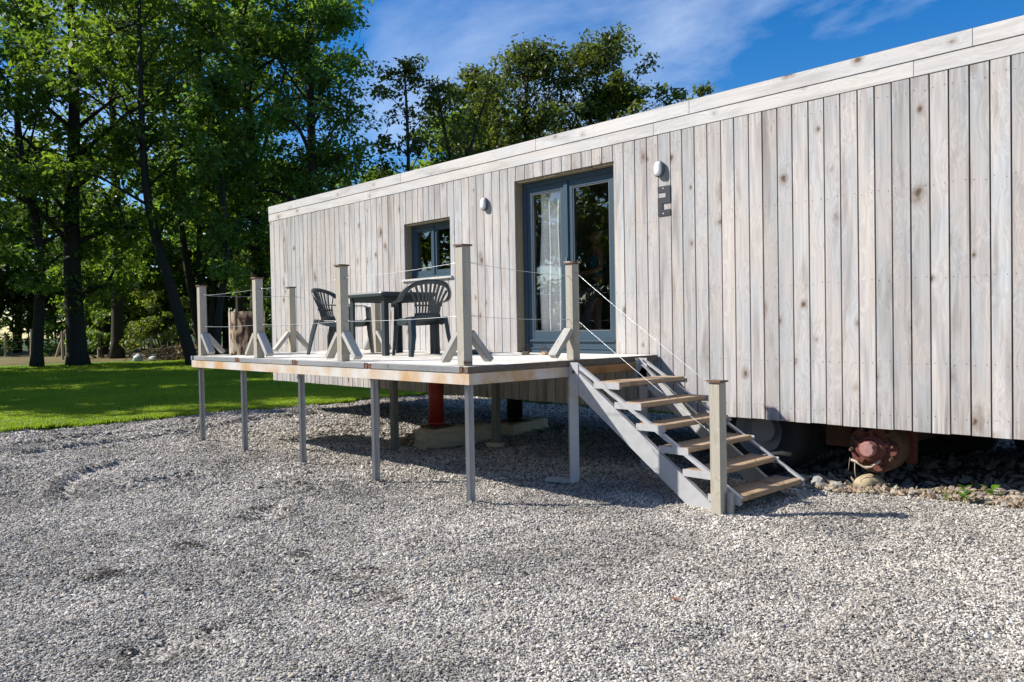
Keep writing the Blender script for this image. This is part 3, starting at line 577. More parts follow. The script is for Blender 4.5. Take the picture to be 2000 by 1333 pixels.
# axle + bare hub
def hub(cxw, y, z):
    ax = thing_child('axle', cab)
def ring_bolts(q, c, r, n, rad, y0, y1, ph=0):
    for k in range(n):
        a = 2*math.pi*k/n+ph; q.lathe([(0.0001, y1-.004), (rad, y1), (rad, y0), ], (c[0]+r*math.cos(a), c[1], c[2]+r*math.sin(a)), 'Y', 8)
HX, HY, HZ = 10.125, 0.10, 0.355
q = MB(); q.lathe([(0.0, 0.30), (0.205, 0.30), (0.212, 0.27), (0.212, 0.10), (0.205, 0.09), (0.0, 0.09)], (HX, HY, HZ), 'Y', 32)
dr = q.build('brake_drum', M_rust, cab, True)
q = MB()
star = []
for k in range(80):   # spoked flange with ten lobes
    a = 2*math.pi*k/80; rr = 0.168+0.028*math.copysign(abs(math.cos(5*a))**0.6, math.cos(5*a)); star.append((rr*math.cos(a), rr*math.sin(a)))
q.prism(star, (HX, HY+.09, HZ), (HX, HY+.045, HZ), (1, 0, 0), (0, 0, 1))
q.lathe([(0.118, 0.05), (0.112, 0.02), (0.095, 0.005), (0.078, 0.0), (0.07, -0.02), (0.0, -0.02)], (HX, HY, HZ), 'Y', 28)
for k in range(5):
    a = 2*math.pi*k/5+.3; q.box((HX+.115*math.cos(a), HY+.03, HZ+.115*math.sin(a)), (.07, .035, .028), Matrix.Rotation(-a, 3, 'Y'))
wh = q.build('wheel_hub', M_redrust, cab, False); wh['label'] = 'rusty red bare wheel hub without its tyre'
q = MB(); q.lathe([(0.062, 0.0), (0.062, -0.055), (0.054, -0.066), (0.0, -0.068)], (HX-.0, HY-.018, HZ), 'Y', 10); hc = q.build('hub_cap', M_hubcap, wh)
for k in range(10):
    a = 2*math.pi*k/10+.16; q = MB(); q.lathe([(0.0001, -.03), (.012, -.03), (.012, 0.05)], (0, 0, 0), 'Y', 6); q.lathe([(.0125, .0), (.019, .0), (.019, .028)], (0, 0, 0), 'Y', 6)
    q.build('wheel_bolt', M_rust, wh, False, (HX+.172*math.cos(a), HY+.03, HZ+.172*math.sin(a)))
q = MB(); q.tube([(HX, HY+.3, HZ), (HX, Y1-.1, HZ)], .055, 10); q.build('axle', M_rust, cab)
# dirty cord hanging off the hub
q = MB()
pp = [(HX-.15+.03*k+rnd.uniform(-.008, .008), HY-.005-.01*math.sin(k), HZ-.10-.055*math.sin(k*.42)+rnd.uniform(-.008, .008)) for k in range(9)]
q.tube(pp, [.010+.004*math.sin(k*2) for k in range(9)], 6)
q.tube([(HX-.13, HY, HZ-.12), (HX-.125, HY-.01, HZ-.2), (HX-.12, HY, HZ-.26)], .004, 5); q.tube([(HX-.17, HY, HZ-.09), (HX-.18, HY-.01, HZ-.2)], .002, 5)
q.build('torn_cord', simple('dirty_cord', (.42, .33, .25), .95, 0, .3, 30, .5), wh, True)
# tyres with rims
def wheel(x, y, z, rr=0.42, wdt=0.24, rim=True):
    q = MB(); q.lathe([(rr*.56, -wdt*.46), (rr*.70, -wdt*.52), (rr*.9, -wdt*.5), (rr*.985, -wdt*.40), (rr, -wdt*.2), (rr, wdt*.2), (rr*.985, wdt*.40), (rr*.9, wdt*.5), (rr*.7, wdt*.52), (rr*.56, wdt*.46)], (0, 0, 0), 'Y', 40)
    t = q.build('tyre', M_rubber, cab, True, (x, y, z))
    q = MB(); q.lathe([(rr*.575, -wdt*.45), (rr*.56, -wdt*.40), (rr*.52, -wdt*.1), (rr*.50, wdt*.12), (rr*.30, wdt*.16), (rr*.28, -wdt*.1), (0.0, -wdt*.1)], (0, 0, 0), 'Y', 40)
    q.build('rim', simple('dusty_rim', (.34, .34, .35), .5, .2, .2, 6) if rim else M_rust, t, False)
wheel(9.03, .36, .40, .42, .24); wheel(9.03, .66, .40, .42, .24, False); wheel(9.03, 2.05, .40, .42, .24, False)
wheel(11.15, 1.75, .40, .42, .24, False); wheel(10.12, 2.05, .40, .42, .24, False)
q = MB(); q.tube([(9.03, .5, .40), (9.03, Y1-.2, .40)], .055, 10); q.build('axle', M_rust, cab)

# --- door
D0, D1, DZ0, DZ1 = OPEN[1]
door = MB().build  # placeholder name, replaced below
def lining(o_, dep, name):
    q = MB(); x0, x1, z0, z1_ = o_
    q.bx(x0+.001, x0+.022, -.004, dep, z0+.001, z1_-.024); q.bx(x1-.022, x1-.001, -.004, dep, z0+.001, z1_-.024); q.bx(x0+.001, x1-.001, -.004, dep, z1_-.022, z1_-.001)
    return q
def leafframe(x0, x1, z0, z1_, y0, y1, st, rb, rt):
    q = MB(); q.bx(x0, x0+st, y0, y1, z0, z1_); q.bx(x1-st, x1, y0, y1, z0, z1_); q.bx(x0+st, x1-st, y0+.002, y1, z1_-rt, z1_); q.bx(x0+st, x1-st, y0+.002, y1, z0, z0+rb)
    return q
dr_ = lining(OPEN[1], 0.085, 'door').build('door', M_reveal, cab)
q = MB(); x0, x1, z0, z1_ = D0+.024, D1-.024, DZ0+.02, DZ1-.026
q.bx(x0, x0+.055, .088, .16, z0, z1_); q.bx(x1-.055, x1, .088, .16, z0, z1_); q.bx(x0+.056, x1-.056, .09, .16, z1_-.055, z1_); q.bx(x0+.056, x1-.056, .09, .16, z0, z0+.035)
q.build('door_frame', M_frame, dr_)
xm = 6.80
for a, b in ((x0+.058, xm-.004), (xm+.004, x1-.058)):
    q = leafframe(a, b, z0+.04, z1_-.058, .098, .15, .085, .20, .075)
    # weather bar and raised bead round the pane
    q.bx(a+.02, b-.02, .078, .0975, z0+.125, z0+.150); q.bx(a+.01, b-.01, .082, .0975, z0+.042, z0+.058)
    lf = q.build('door_leaf', M_frame, dr_)
    q = leafframe(a+.086, b-.086, z0+.241, z1_-.134, .104, .118, .012, .012, .012); q.build('glazing_bead', M_lampb, dr_)
    q = MB(); q.bx(a+.084, b-.084, .1245, .1255, z0+.238, z1_-.131); q.build('pane', M_glass, dr_)
q = MB(); q.bx(xm-.028, xm+.028, .080, .0975, z0+.045, z1_-.06); q.build('meeting_stile', M_frame, dr_)
q = MB(); q.bx(xm+.004-.012, xm+.016, .072, .0795, 2.02, 2.16); q.tube([(xm+.01, .074, 2.10), (xm+.01, .035, 2.10), (xm+.10, .035, 2.10)], .008, 8); q.build('door_handle', M_lampb, dr_)
q = MB(); q.bx(D0-.03, D1+.03, -.055, .09, DZ0-.022, DZ0+.003); q.build('threshold', simple('pale_threshold', (.62, .62, .60), .6), dr_)
# --- window
wn_ = lining(OPEN[0], 0.085, 'window').build('window', M_reveal, cab)
x0, x1, z0, z1_ = 3.90+.024, 4.89-.024, 2.062+.004, 2.812-.026
q = leafframe(x0, x1, z0, z1_, .088, .16, .04, .04, .04); q.build('window_frame', M_frame, wn_)
xc = 4.40
for a, b in ((x0+.042, xc-.003), (xc+.003, x1-.042)):
    q = leafframe(a, b, z0+.042, z1_-.042, .096, .14, .055, .06, .05); q.build('sash', M_frame, wn_)
    q = MB(); q.bx(a+.054, b-.054, .1195, .1205, z0+.10, z1_-.091); q.build('pane', M_glass, wn_)
q = MB(); q.bx(xc-.018, xc+.018, .082, .0955, z0+.045, z1_-.045); q.build('meeting_stile', M_frame, wn_)
q = MB(); q.bx(3.85, 4.93, -.05, .085, 2.034, 2.060); q.build('sill', M_fascia, wn_)

# number 2 made of flat bars
no = thing('house_number', 'dark metal numeral 2 screwed to the boards below the right-hand wall lamp', 'number', (8.2, -TK, 2.6))
q = MB(); y0, y1 = -TK-.010, -TK-.002; X0, X1 = 8.134, 8.278
t = .052; zt, zm, zb = 2.745, 2.600, 2.457
prof_2 = [(0, .288), (.148, .288), (.148, .122), (.056, .122), (.056, .058), (.148, .058), (.148, 0), (0, 0), (0, .178), (.092, .178), (.092, .232), (0, .232)]
q.prism(prof_2, (X0, y1, zb), (X0, y0, zb), (1, 0, 0), (0, 0, 1))
q2 = MB(); q2.v = [(a-8.2, b+TK, c-2.6) for a, b, c in q.v]; q2.f = q.f; q2.mi = q.mi; q2.build('digit', M_digit, no)
for zc in (zt-.022, zb+.022):
    q = MB(); q.lathe([(.0001, -.003), (.006, -.003), (.006, 0)], (8.2-8.2, -.0102, zc-2.6), 'Y', 8); q.build('screw', M_chrome, no)
# wall lamps
def oval(a, b, n=28): return [(a*math.copysign(abs(math.cos(t_))**.8, math.cos(t_)), b*math.copysign(abs(math.sin(t_))**.8, math.sin(t_))) for t_ in [2*math.pi*k/n for k in range(n)]]
def ring_loft(q, secs):
    n = len(secs[0][1]); vs = []
    for y, pr_ in secs: vs += [(a, y, b) for a, b in pr_]
    fs = [(i*n+j, i*n+(j+1) % n, (i+1)*n+(j+1) % n, (i+1)*n+j) for i in range(len(secs)-1) for j in range(n)]
    fs.append(tuple((len(secs)-1)*n+j for j in range(n))); q.add(vs, fs)
def lamp(x, z, label):
    t = thing('wall_lamp', label, 'lamp', (x, -TK, z), 0, 'bulkhead lamps on the cabin wall')
    q = MB(); ring_loft(q, [(0, oval(.052, .080)), (-.045, oval(.056, .085)), (-.060, oval(.056, .085)), (-.064, oval(.050, .078))]); q.build('lamp_body', M_lampb, t, True)
    q = MB(); ring_loft(q, [(-.058, oval(.047, .075)), (-.078, oval(.045, .072)), (-.094, oval(.034, .060)), (-.100, oval(.018, .04))]); q.build('lamp_glass', M_lampw, t, True); t.scale = (.95, .68, .93)
lamp(5.585, 2.885, 'oval white bulkhead lamp between the window and the glazed door')
lamp(8.165, 2.915, 'oval white bulkhead lamp above the dark numeral 2')

# ------------------------------------------------------------------ inside the door
def curtain(x0, x1, y, z0, z1_, folds, amp, label, ph=0):
    nx, nz = 60, 8; vs = []; fs = []
    for i in range(nx+1):
        for k in range(nz+1):
            u = i/nx; w = k/nz; a = amp*(1.1-.4*w)
            vs.append((x0+(x1-x0)*(u+(.5-u)*.16*w)-(x0+x1)/2, a*math.sin(u*folds*2*math.pi+ph+.5*math.sin(3*w))+.01*math.sin(9*w+u*5), z0+(z1_-z0)*w-z0))
    for i in range(nx):
        for k in range(nz): fs.append((i*(nz+1)+k, (i+1)*(nz+1)+k, (i+1)*(nz+1)+k+1, i*(nz+1)+k+1))
    q = MB(); q.add(vs, fs); o = q.build('curtain', M_curtain, None, True, ((x0+x1)/2, y, z0)); tag(o, label, 'curtain', 'curtains behind the glazed door'); return o
curtain(5.96, 6.18, .20, 1.12, 2.93, 2, .035, 'narrow pale curtain at the left edge of the glazed door')
curtain(6.22, 6.70, .21, 1.12, 2.95, 3, .048, 'wide white gathered curtain in the middle of the left door pane', 1.0)
q = MB(); q.bx(-.16, .16, -.006, .006, -.30, .30); o = q.build('notice_sheet', simple('cream_card', (.50, .49, .42), .8), None, False, (6.15, 2.2, 1.95+.25)); tag(o, 'pale cream card on the back wall, seen through the right door pane', 'card')

# ------------------------------------------------------------------ concrete footings, supports
def rough_block(name, dims, loc, rz, mtl, label, cat, seed=1, sub=4, amt=.014, group=None, parent=None, rx=0):
    r = random.Random(seed); bm = bmesh.new(); bmesh.ops.create_cube(bm, size=1)
    bmesh.ops.subdivide_edges(bm, edges=bm.edges[:], cuts=sub, use_grid_fill=True)
    for v in bm.verts:
        v.co = Vector((v.co.x*dims[0], v.co.y*dims[1], (v.co.z+.5)*dims[2]))
        e = sum(abs(abs(c)-h) < 1e-4 for c, h in ((v.co.x, dims[0]/2), (v.co.y, dims[1]/2)))+(abs(v.co.z-dims[2]) < 1e-4)
        k = 1.0+1.2*(e >= 2)
        v.co += Vector((-math.copysign(1, v.co.x)*r.uniform(0, amt)*k, -math.copysign(1, v.co.y)*r.uniform(0, amt)*k, -r.uniform(0, amt)*k if v.co.z > 1e-3 else 0))
    me = bpy.data.meshes.new(name); bm.to_mesh(me); bm.free()
    o = link(name, me, mtl, parent, loc, (rx, 0, rz))
    if label: tag(o, label, cat, group)
    return o
rough_block('concrete_block', (.34, 1.05, .24), (4.98, -.10, -.08), R(-4), M_conc, 'broken concrete footing beam under the red steel prop', 'concrete block', 2, 5, .022)
rough_block('concrete_block', (.40, .80, .20), (5.10, .98, -.05), R(8), M_conc, 'chipped concrete slab under the black steel prop', 'concrete block', 3, 5, .02)
def prop(x, y, z0, label, mtl, r=.095):
    t = thing('support_prop', label, 'prop', (x, y, z0))
    q = MB(); q.tube([(0, 0, .012), (0, 0, .95-z0)], r, 20); q.tube([(0, 0, .03), (0, 0, .06)], r*1.12, 20); c = q.build('column', mtl, t, False)
    for p in c.data.polygons: p.use_smooth = len(p.vertices) == 4
    q = MB(); q.bx(-.15, .15, -.15, .15, 0, .014); q.build('base_plate', M_rust, t)
    q = MB()
    for k in range(9): q.lathe([(.0001, -.004), (.009, -.004), (.009, 0)], (r*.30, -r*.97, .12+k*.065), 'Y', 6)
    q.build('rivet', M_rust, t)
    return t
t1 = prop(4.93, -.33, .165, 'red painted steel prop holding up the cabin', M_red)
q = MB(); q.tube([(-.09+.04*math.cos(a), -.12, .05+.045*math.sin(a)) for a in [math.pi*k/8 for k in range(-1, 10)]], .006, 6); q.build('shackle', M_chrome, t1, True)
prop(5.25, .72, .152, 'black steel prop standing on the farther concrete slab', M_black, .105)
rr = random.Random(5)
for k, (x, y, s, mt, lb) in enumerate([(4.18, -.36, .22, M_yellow, 'yellowish squared stone lying beside the perforated steel leg'), (4.38, -.22, .13, M_brick, 'reddish broken brick just behind the yellowish squared stone'), (4.55, -.33, .09, M_yellow, 'small pale rubble lump left of the concrete footing beam'),
                                          (4.50, -.08, .12, M_stone, 'grey rubble lump in the pit left of the red prop')]):
    rough_block('rubble_stone', (s, s*.8, s*.6), (x, y, float(gz(x, y))-.01), rr.uniform(0, 3), mt, lb, 'stone', 20+k, 2, s*.09)

# stones along the foot of the cabin on the right
stone_specs = [(9.72, .02, .16, 'pale grey squared stone right of the bottom stair tread', M_stone), (9.62, .22, .13, 'flat grey stone tucked behind the bottom stair tread', M_stone), (9.86, .05, .11, 'rough pale stone between the stairs and the bare wheel hub', M_stone),
               (10.07, .22, .21, 'smooth yellowish loaf-shaped stone on the ground below the bare wheel hub', M_yellow), (9.52, .10, .15, 'brownish stone half under the bottom stair tread', M_yellow), (9.42, .95, .12, 'white stone beside the tyre in the dark under the cabin', M_stone)]
for k, (x, y, s, lb, mt) in enumerate(stone_specs):
    o = link('field_stone', blob_mesh(60+k, s*.62, s*.42, s*.36, 2, 'field_stone'), mt, None, (x, y, float(gz(x, y))+s*.2), (0, 0, rr.uniform(0, 3) if k != 3 else 1.0)); tag(o, lb, 'stone')
    o.data.polygons.foreach_set('use_smooth', [k == 3]*len(o.data.polygons))
n = 2600; x = 9.3+rs.rand(n)**.9*3.6; y = -.02+np.abs(rs.randn(n))*.16+.1*np.sin(x*3.1); s = .010+.022*rs.rand(n)**2.5
mrub = simple('mixed_rubble', (.30, .24, .16), .9, 0, .5, 3, .5)
mrub.node_tree.nodes['Noise Texture'].inputs['Scale'].default_value = 2
nn = mrub.node_tree; oi = nn.nodes.new('ShaderNodeObjectInfo'); rp = nn.nodes.new('ShaderNodeValToRGB'); e = rp.color_ramp.elements
e[0].color = (.10, .08, .06, 1); e[1].color = (.50, .42, .30, 1); xx_ = e.new(.3); xx_.color = (.30, .22, .13, 1); xx_ = e.new(.55); xx_.color = (.34, .31, .26, 1); xx_ = e.new(.78); xx_.color = (.26, .17, .11, 1)
nn.links.new(oi.outputs['Random'], rp.inputs[0]); nn.links.new(rp.outputs[0], nn.nodes['Principled BSDF'].inputs['Base Color'])
scatter('rubble', np.stack([x, y, gz(x, y)+s*.4+.006], -1), np.stack([rs.randn(n)*.6, rs.randn(n)*.6, rs.rand(n)*6.28], -1), np.stack([s*1.2, s, s*.8], -1), [blob_mesh(31, 1.2, .9, .6), blob_mesh(32, 1.4, .8, .5), blob_mesh(33, 1, 1, .8)], mrub, 'small brown and yellow rubble along the edge of the gravel')
n = 5000; x = 9.3+rs.rand(n)*4.5; y = .15+rs.rand(n)*4.2; s = .012+.035*rs.rand(n)**3
scatter('soil_clods', np.stack([x, y, gz(x, y)+s*.4+.01], -1), np.stack([rs.randn(n)*.6, rs.randn(n)*.6, rs.rand(n)*6.28], -1), np.stack([s*1.2, s, s*.8], -1), [blob_mesh(34, 1.2, .9, .6), blob_mesh(35, 1.4, .8, .5)], simple('clod', (.24, .21, .17), .95, 0, .5, 3, .5), 'clods and stones on the bare soil under the cabin')

# weeds
def leaf_blade(q, base, dirv, up, ln, wd):
    d = Vector(dirv).normalized(); s = d.cross(Vector(up)).normalized(); base = Vector(base); n = s.cross(d)
    pts = []
    for t_, w in ((0, .08), (.3, .8), (.6, 1), (.85, .55), (1, 0.02)):
        c = base+d*ln*t_+n*(ln*.12*math.sin(t_*3.1)); pts += [c-s*wd*w/2-n*wd*.08, c+s*wd*w/2-n*wd*.08]
    q.add(pts, [(2*i, 2*i+1, 2*i+3, 2*i+2) for i in range(4)])
M_weed = leaf_mat('weed_leaf', (.09, .20, .02), (.16, .30, .04), .4)
def weed(x, y, h, nl, label, seed, ls=.06):
    r = random.Random(seed); t = thing('weed', label, 'plant', (x, y, float(gz(x, y))), 0, 'weeds at the foot of the cabin')
    q = MB(); q.tube([(0, 0, -.02), (.005, 0, h*.5), (0, .008, h)], [.003, .0025, .001], 5); q.build('stem', M_weed, t)
    for k in range(nl):
        a = k*2.4+r.uniform(-.3, .3); z = h*(.25+.75*k/nl); q = MB(); leaf_blade(q, (0, 0, z), (math.cos(a), math.sin(a), r.uniform(.1, .7)), (0, 0, 1), ls*r.uniform(.7, 1.2), ls*.5); q.build('leaf', M_weed, t)
weed(10.86, -.02, .14, 9, 'taller bright green leafy weed at the gravel edge near the right border', 1, .085)
weed(10.72, .04, .08, 8, 'small bluish green weed left of the taller bright one', 2, .04)
weed(10.98, .20, .10, 6, 'broad-leaved weed in the shade behind the tall one', 3, .09)
# dry leaf and twig lying on the gravel
q = MB(); q.add([(0, 0, .012), (.03, .012, .02), (.055, .0, .012), (.03, -.014, .016), (.0275, 0, .006)], [(0, 4, 1), (1, 4, 2), (2, 4, 3), (3, 4, 0)]); o = q.build('dry_leaf', M_leafdry, None, False, (10.489, -3.183, float(gz(10.489, -3.183))+.004)); tag(o, 'curled brown dry leaf lying alone on the foreground gravel', 'leaf')
q = MB(); q.tube([(0, 0, .006), (-.05, -.02, .008), (-.12, -.03, .006)], [.006, .008, .004], 6); o = q.build('bark_piece', M_leafdry, None, False, (8.02, -1.30, .03)); 
bpy.data.objects.remove(o)
rough_block('wood_offcut', (.26, .09, .035), (7.98, -1.33, .015), R(25), M_brace, 'flat piece of wood lying against the foot of the deck leg by the stairs', 'board', 41, 2, .004)

# ------------------------------------------------------------------ deck
DT = 1.098      # top of boards
deck = thing('raised_deck', 'raised timber deck on galvanised steel legs in front of the cabin door', 'deck', (0, 0, 0))
DX0, DX1, DY0, DY1 = 2.72, 8.10, -2.49, -0.035
panels = [DX0, 4.03, 5.37, 6.71, DX1-.03]
rows = 17; pw = (DY1-DY0-.045)/rows
for p_, (a, b) in enumerate(zip(panels[:-1], panels[1:])):
    for r_i in range(rows):
        y = DY0+.045+pw*(r_i+.5)
        timber('deck_board', (a+.002, y, DT-.016), (b-.002, y, DT-.016), pw-.006, .030, M_deck, deck, (0, 0, 1), .002)
# edge boards at the front with dark end blocks over the legs
for a, b in zip(panels[:-1], panels[1:]):
    timber('edge_board', (a+.06, DY0+.02, DT-.026), (b-.055, DY0+.02, DT-.026), .050, .044, M_rim, deck, (0, -1, 0), .003)
for a in panels[1:]:
    for o_ in (-.053, .003):
        e_ = a+o_-(.02 if a == panels[-1] else 0); rough_block('end_block', (.050, .042, .046), (e_+.025, DY0+.02, DT-.050), 0, M_endgrain, None, None, int(a*10)+int(o_*100), 1, .003, parent=deck)
timber('edge_board', (DX1-.006, DY0+.0, DT-.027), (DX1-.006, DY1-.0, DT-.027), .052, .040, M_rimb, deck, (1, 0, 0), .003)
timber('edge_board', (DX0-.022, DY0, DT-.027), (DX0-.022, DY1, DT-.027), .052, .040, M_rim, deck, (-1, 0, 0), .003)
# steel angle frame
BZ = DT-.054
def angle(name, p0, p1, ia, ja, w=.09, t=.007, mtl=None, par=None, w2=None):
    w2 = w2 or w; prof = [(0, 0), (w, 0), (w, t), (t, t), (t, w2), (0, w2)]
    q = MB(); q.prism(prof, (0, 0, 0), Vector(p1)-Vector(p0), ia, ja); return q.build(name, mtl, par, False, p0)
angle('frame_beam', (DX0-.03, DY0+.005, BZ), (DX1+.02, DY0+.005, BZ), (0, 0, -1), (0, 1, 0), .088, .007, M_beam, deck, .06)
angle('frame_beam', (DX1+.01, DY0+.006, BZ-.001), (DX1+.01, -1.20, BZ-.001), (0, 0, -1), (-1, 0, 0), .088, .007, M_beam, deck, .06)
angle('frame_beam', (DX0-.03, DY0+.01, BZ-.001), (DX0-.03, DY1, BZ-.001), (0, 0, -1), (1, 0, 0), .088, .007, M_beam, deck, .06)
timber('stair_header', (DX1+.012, -1.19, BZ-.045), (DX1+.012, -.36, BZ-.045), .072, .04, M_orange, deck, (1, 0, 0))
for x in (2.80, 4.03, 5.37, 6.71, 8.02):
    q = MB(); q.bx(x-.03, x+.03, DY0+.07, DY1, BZ-.075, BZ-.002); q.build('joist', M_galv, deck)
# legs: back to back angles (T shape with a bright web)
def leg(x, y, z0, z1_, kind='T', holes=False, name='leg'):
    w = .055; t = .006
    if kind == 'T': prof = [(-w, -.0), (w, -.0), (w, t), (t, t), (t, w), (-t, w), (-t, t), (-w, t)]
    else: prof = [(-.04, -.02), (.04, -.02), (.04, .045), (.034, .045), (.034, -.014), (-.034, -.014), (-.034, .045), (-.04, .045)]
    q = MB(); q.prism([(a*.72+b*.69, b*.72-a*.69) if kind == 'L' else (a, -b) for a, b in prof], (0, 0, 0), (0, 0, z1_-z0), (1, 0, 0), (0, 1, 0))
    o = q.build(name, M_legs, deck, False, (x, y, z0)); return o
for i_, (x, y) in enumerate(LEGS[:5]):
    z0 = float(gz(x, y))-.05
    # rotate the T so its web points to the yard corner
    w = .036; t = .006
    prof = [(-w, 0), (w, 0), (w, -t), (t/2, -t), (t/2, -w*1.1), (-t/2, -w*1.1), (-t/2, -t), (-w, -t)]
    a = R(38); prof = [(px*math.cos(a)-py*math.sin(a), px*math.sin(a)+py*math.cos(a)) for px, py in prof]
    q = MB(); q.prism(prof, (0, 0, 0), (0, 0, BZ-.089-z0), (1, 0, 0), (0, 1, 0)); q.build('leg', M_legs, deck, False, (x, y+.02, z0))
x, y = LEGS[5]; q = MB(); w = .04; t = .006
q.prism([(-w, -w), (w, -w), (w, -w+t), (-w+t, -w+t), (-w+t, w), (-w, w)][::1], (0, 0, 0), (0, 0, BZ-.09-.02), (math.cos(.9), math.sin(.9), 0), (-math.sin(.9), math.cos(.9), 0)); q.build('leg', M_galv, deck, False, (x, y, .02))
q = MB(); q.bx(-.05, .05, -.05, .05, 0, .018); q.build('foot_plate', M_galv, deck, False, (x, y, .005))
for (x, y, z0, mt) in ((3.35, -.16, -.05, M_legs), (5.02, -1.03, -.04, M_brace), (5.92, -.22, .04, M_brace), (8.07, -.22, -.03, M_legs)):
    if mt is M_brace: timber('leg', (x, y, z0), (x, y, BZ-.08), .075, .075, simple('aged_grey_post', (.17, .17, .155), .8, 0, .25, 10), deck, (0, -1, 0), .004)
    else:
        q = MB(); q.prism([(-.035, -.02), (.035, -.02), (.035, .03), (.029, .03), (.029, -.014), (-.029, -.014), (-.029, .03), (-.035, .03)], (0, 0, 0), (0, 0, BZ-.08-z0), (math.cos(.6), math.sin(.6), 0), (-math.sin(.6), math.cos(.6), 0)); lg = q.build('leg', mt, deck, False, (x, y, z0))
        if x < 4:
            for k in range(12):
                q = MB(); q.lathe([(.0001, -.0215), (.007, -.0215), (.007, -.0195)], (0, 0, 0), 'Y', 6); o = q.build('hole_rim', M_chrome, lg, False, (.0, 0, .1+k*.07), (0, 0, .6))
rough_block('leg_footing', (.20, .12, .05), (5.92, -.24, 0.0), R(20), M_conc, None, None, 51, 2, .006, parent=deck)

# railing posts with caps and braces
PW = .088
def post(x, y, zt, braces, rz=0.0):
    p = timber('railing_post', (x, y, DT+.001), (x, y, zt), PW, PW, M_post, deck, (0, -1, 0), .004)
    c = rough_block('post_cap', (PW+.026, PW+.026, .016), (0, 0, zt-DT-.001), 0, simple_cap, None, None, int(x*7), 1, .002, parent=p)
    for (dx_, dy_) in braces:
        d = Vector((dx_, dy_, 0)).normalized(); top = Vector((x, y, DT+.27))+d*(PW/2+.006); bot = Vector((x, y, DT+.034))+d*(PW/2+.215)
        timber('brace', bot, top, .086, .048, M_brace, p, d, .004, pbasis=BASIS[p.name])
    return p
simple_cap = simple('rusty_cap', (.15, .085, .05), .8, 0, .5, 30, .3)
posts = {'p1': (2.80, -2.38, 1.975), 'p2': (4.39, -2.40, 1.985), 'p3': (6.16, -2.40, 2.01), 'p4': (7.95, -2.38, 2.055), 'p5': (8.02, -1.17, 1.955), 'b1': (2.85, -1.17, 1.975), 'b2': (4.12, -.65, 1.80)}
post(*posts['p1'], [(1, 0), (0, 1)]); post(*posts['p2'], [(-1, 0), (1, 0)]); post(*posts['p3'], [(-1, 0), (1, 0)]); post(*posts['p4'], [(-1, 0), (0, 1)])
post(*posts['p5'], [(0, -1), (-1, 0)]); post(*posts['b1'], [(0, 1), (0, -1)]); post(*posts['b2'], [(-1, 0), (1, 0)])
def cable(a, za, b, zb, sag=.012, r=.0020, par=deck, name='cable'):
    pa = Vector((a[0], a[1], za)); pb = Vector((b[0], b[1], zb)); q = MB()
    q.tube([pa.lerp(pb, k/12)-Vector((0, 0, sag*4*(k/12)*(1-k/12))) for k in range(13)], r, 6)
    # twisted end wraps
    d = (pb-pa).normalized()
    for s_, e in ((1, pa), (-1, pb)):
        q.tube([e+d*s_*(.05+.010*k)+Vector((0, .006*math.sin(k*1.6), .006*math.cos(k*1.6))) for k in range(9)], .0018, 5)
    return q.build(name, M_wire, par, True)
P_ = posts
for (m_, n_) in (('p1', 'p2'), ('p2', 'p3'), ('p3', 'p4'), ('p4', 'p5'), ('p1', 'b1'), ('b1', 'b2')):
    a, b = P_[m_], P_[n_]
    for fr in (0.87, 0.42):
        cable(a, DT+(a[2]-DT)*fr, b, DT+(b[2]-DT)*fr)
# ------------------------------------------------------------------ free-standing handrail post + cables
hp = thing('handrail_post', 'square timber post standing in the gravel at the foot of the stairs', 'post', (9.66, -1.42, 0))
pp_ = timber('post', (9.66, -1.42, -.1), (9.66, -1.42, .975), PW, PW, M_post, hp, (0, -1, 0), .004, origin=(9.66, -1.42, 0))
rough_block('post_cap', (PW+.028, PW+.028, .016), (0, 0, .976), 0, simple_cap, None, None, 9, 1, .002, parent=hp)
timber('post_sleeve', (9.735, -1.385, -.05), (9.735, -1.385, .17), .03, .05, M_brace, hp, (0, -1, 0), .002, origin=(9.66, -1.42, 0))
for k, (za, zb, lb) in enumerate(((1.885, .925, 'upper steel cable running down beside the stairs to the free-standing post'), (1.465, .57, 'lower steel cable running down beside the stairs to the free-standing post'))):
    o = cable((0, 0), 0, (9.63-8.05, -1.40+1.17), zb-za, .01, .0020, None, 'handrail_cable'); o.location = (8.05, -1.17, za); tag(o, lb, 'cable', 'cables beside the stairs')

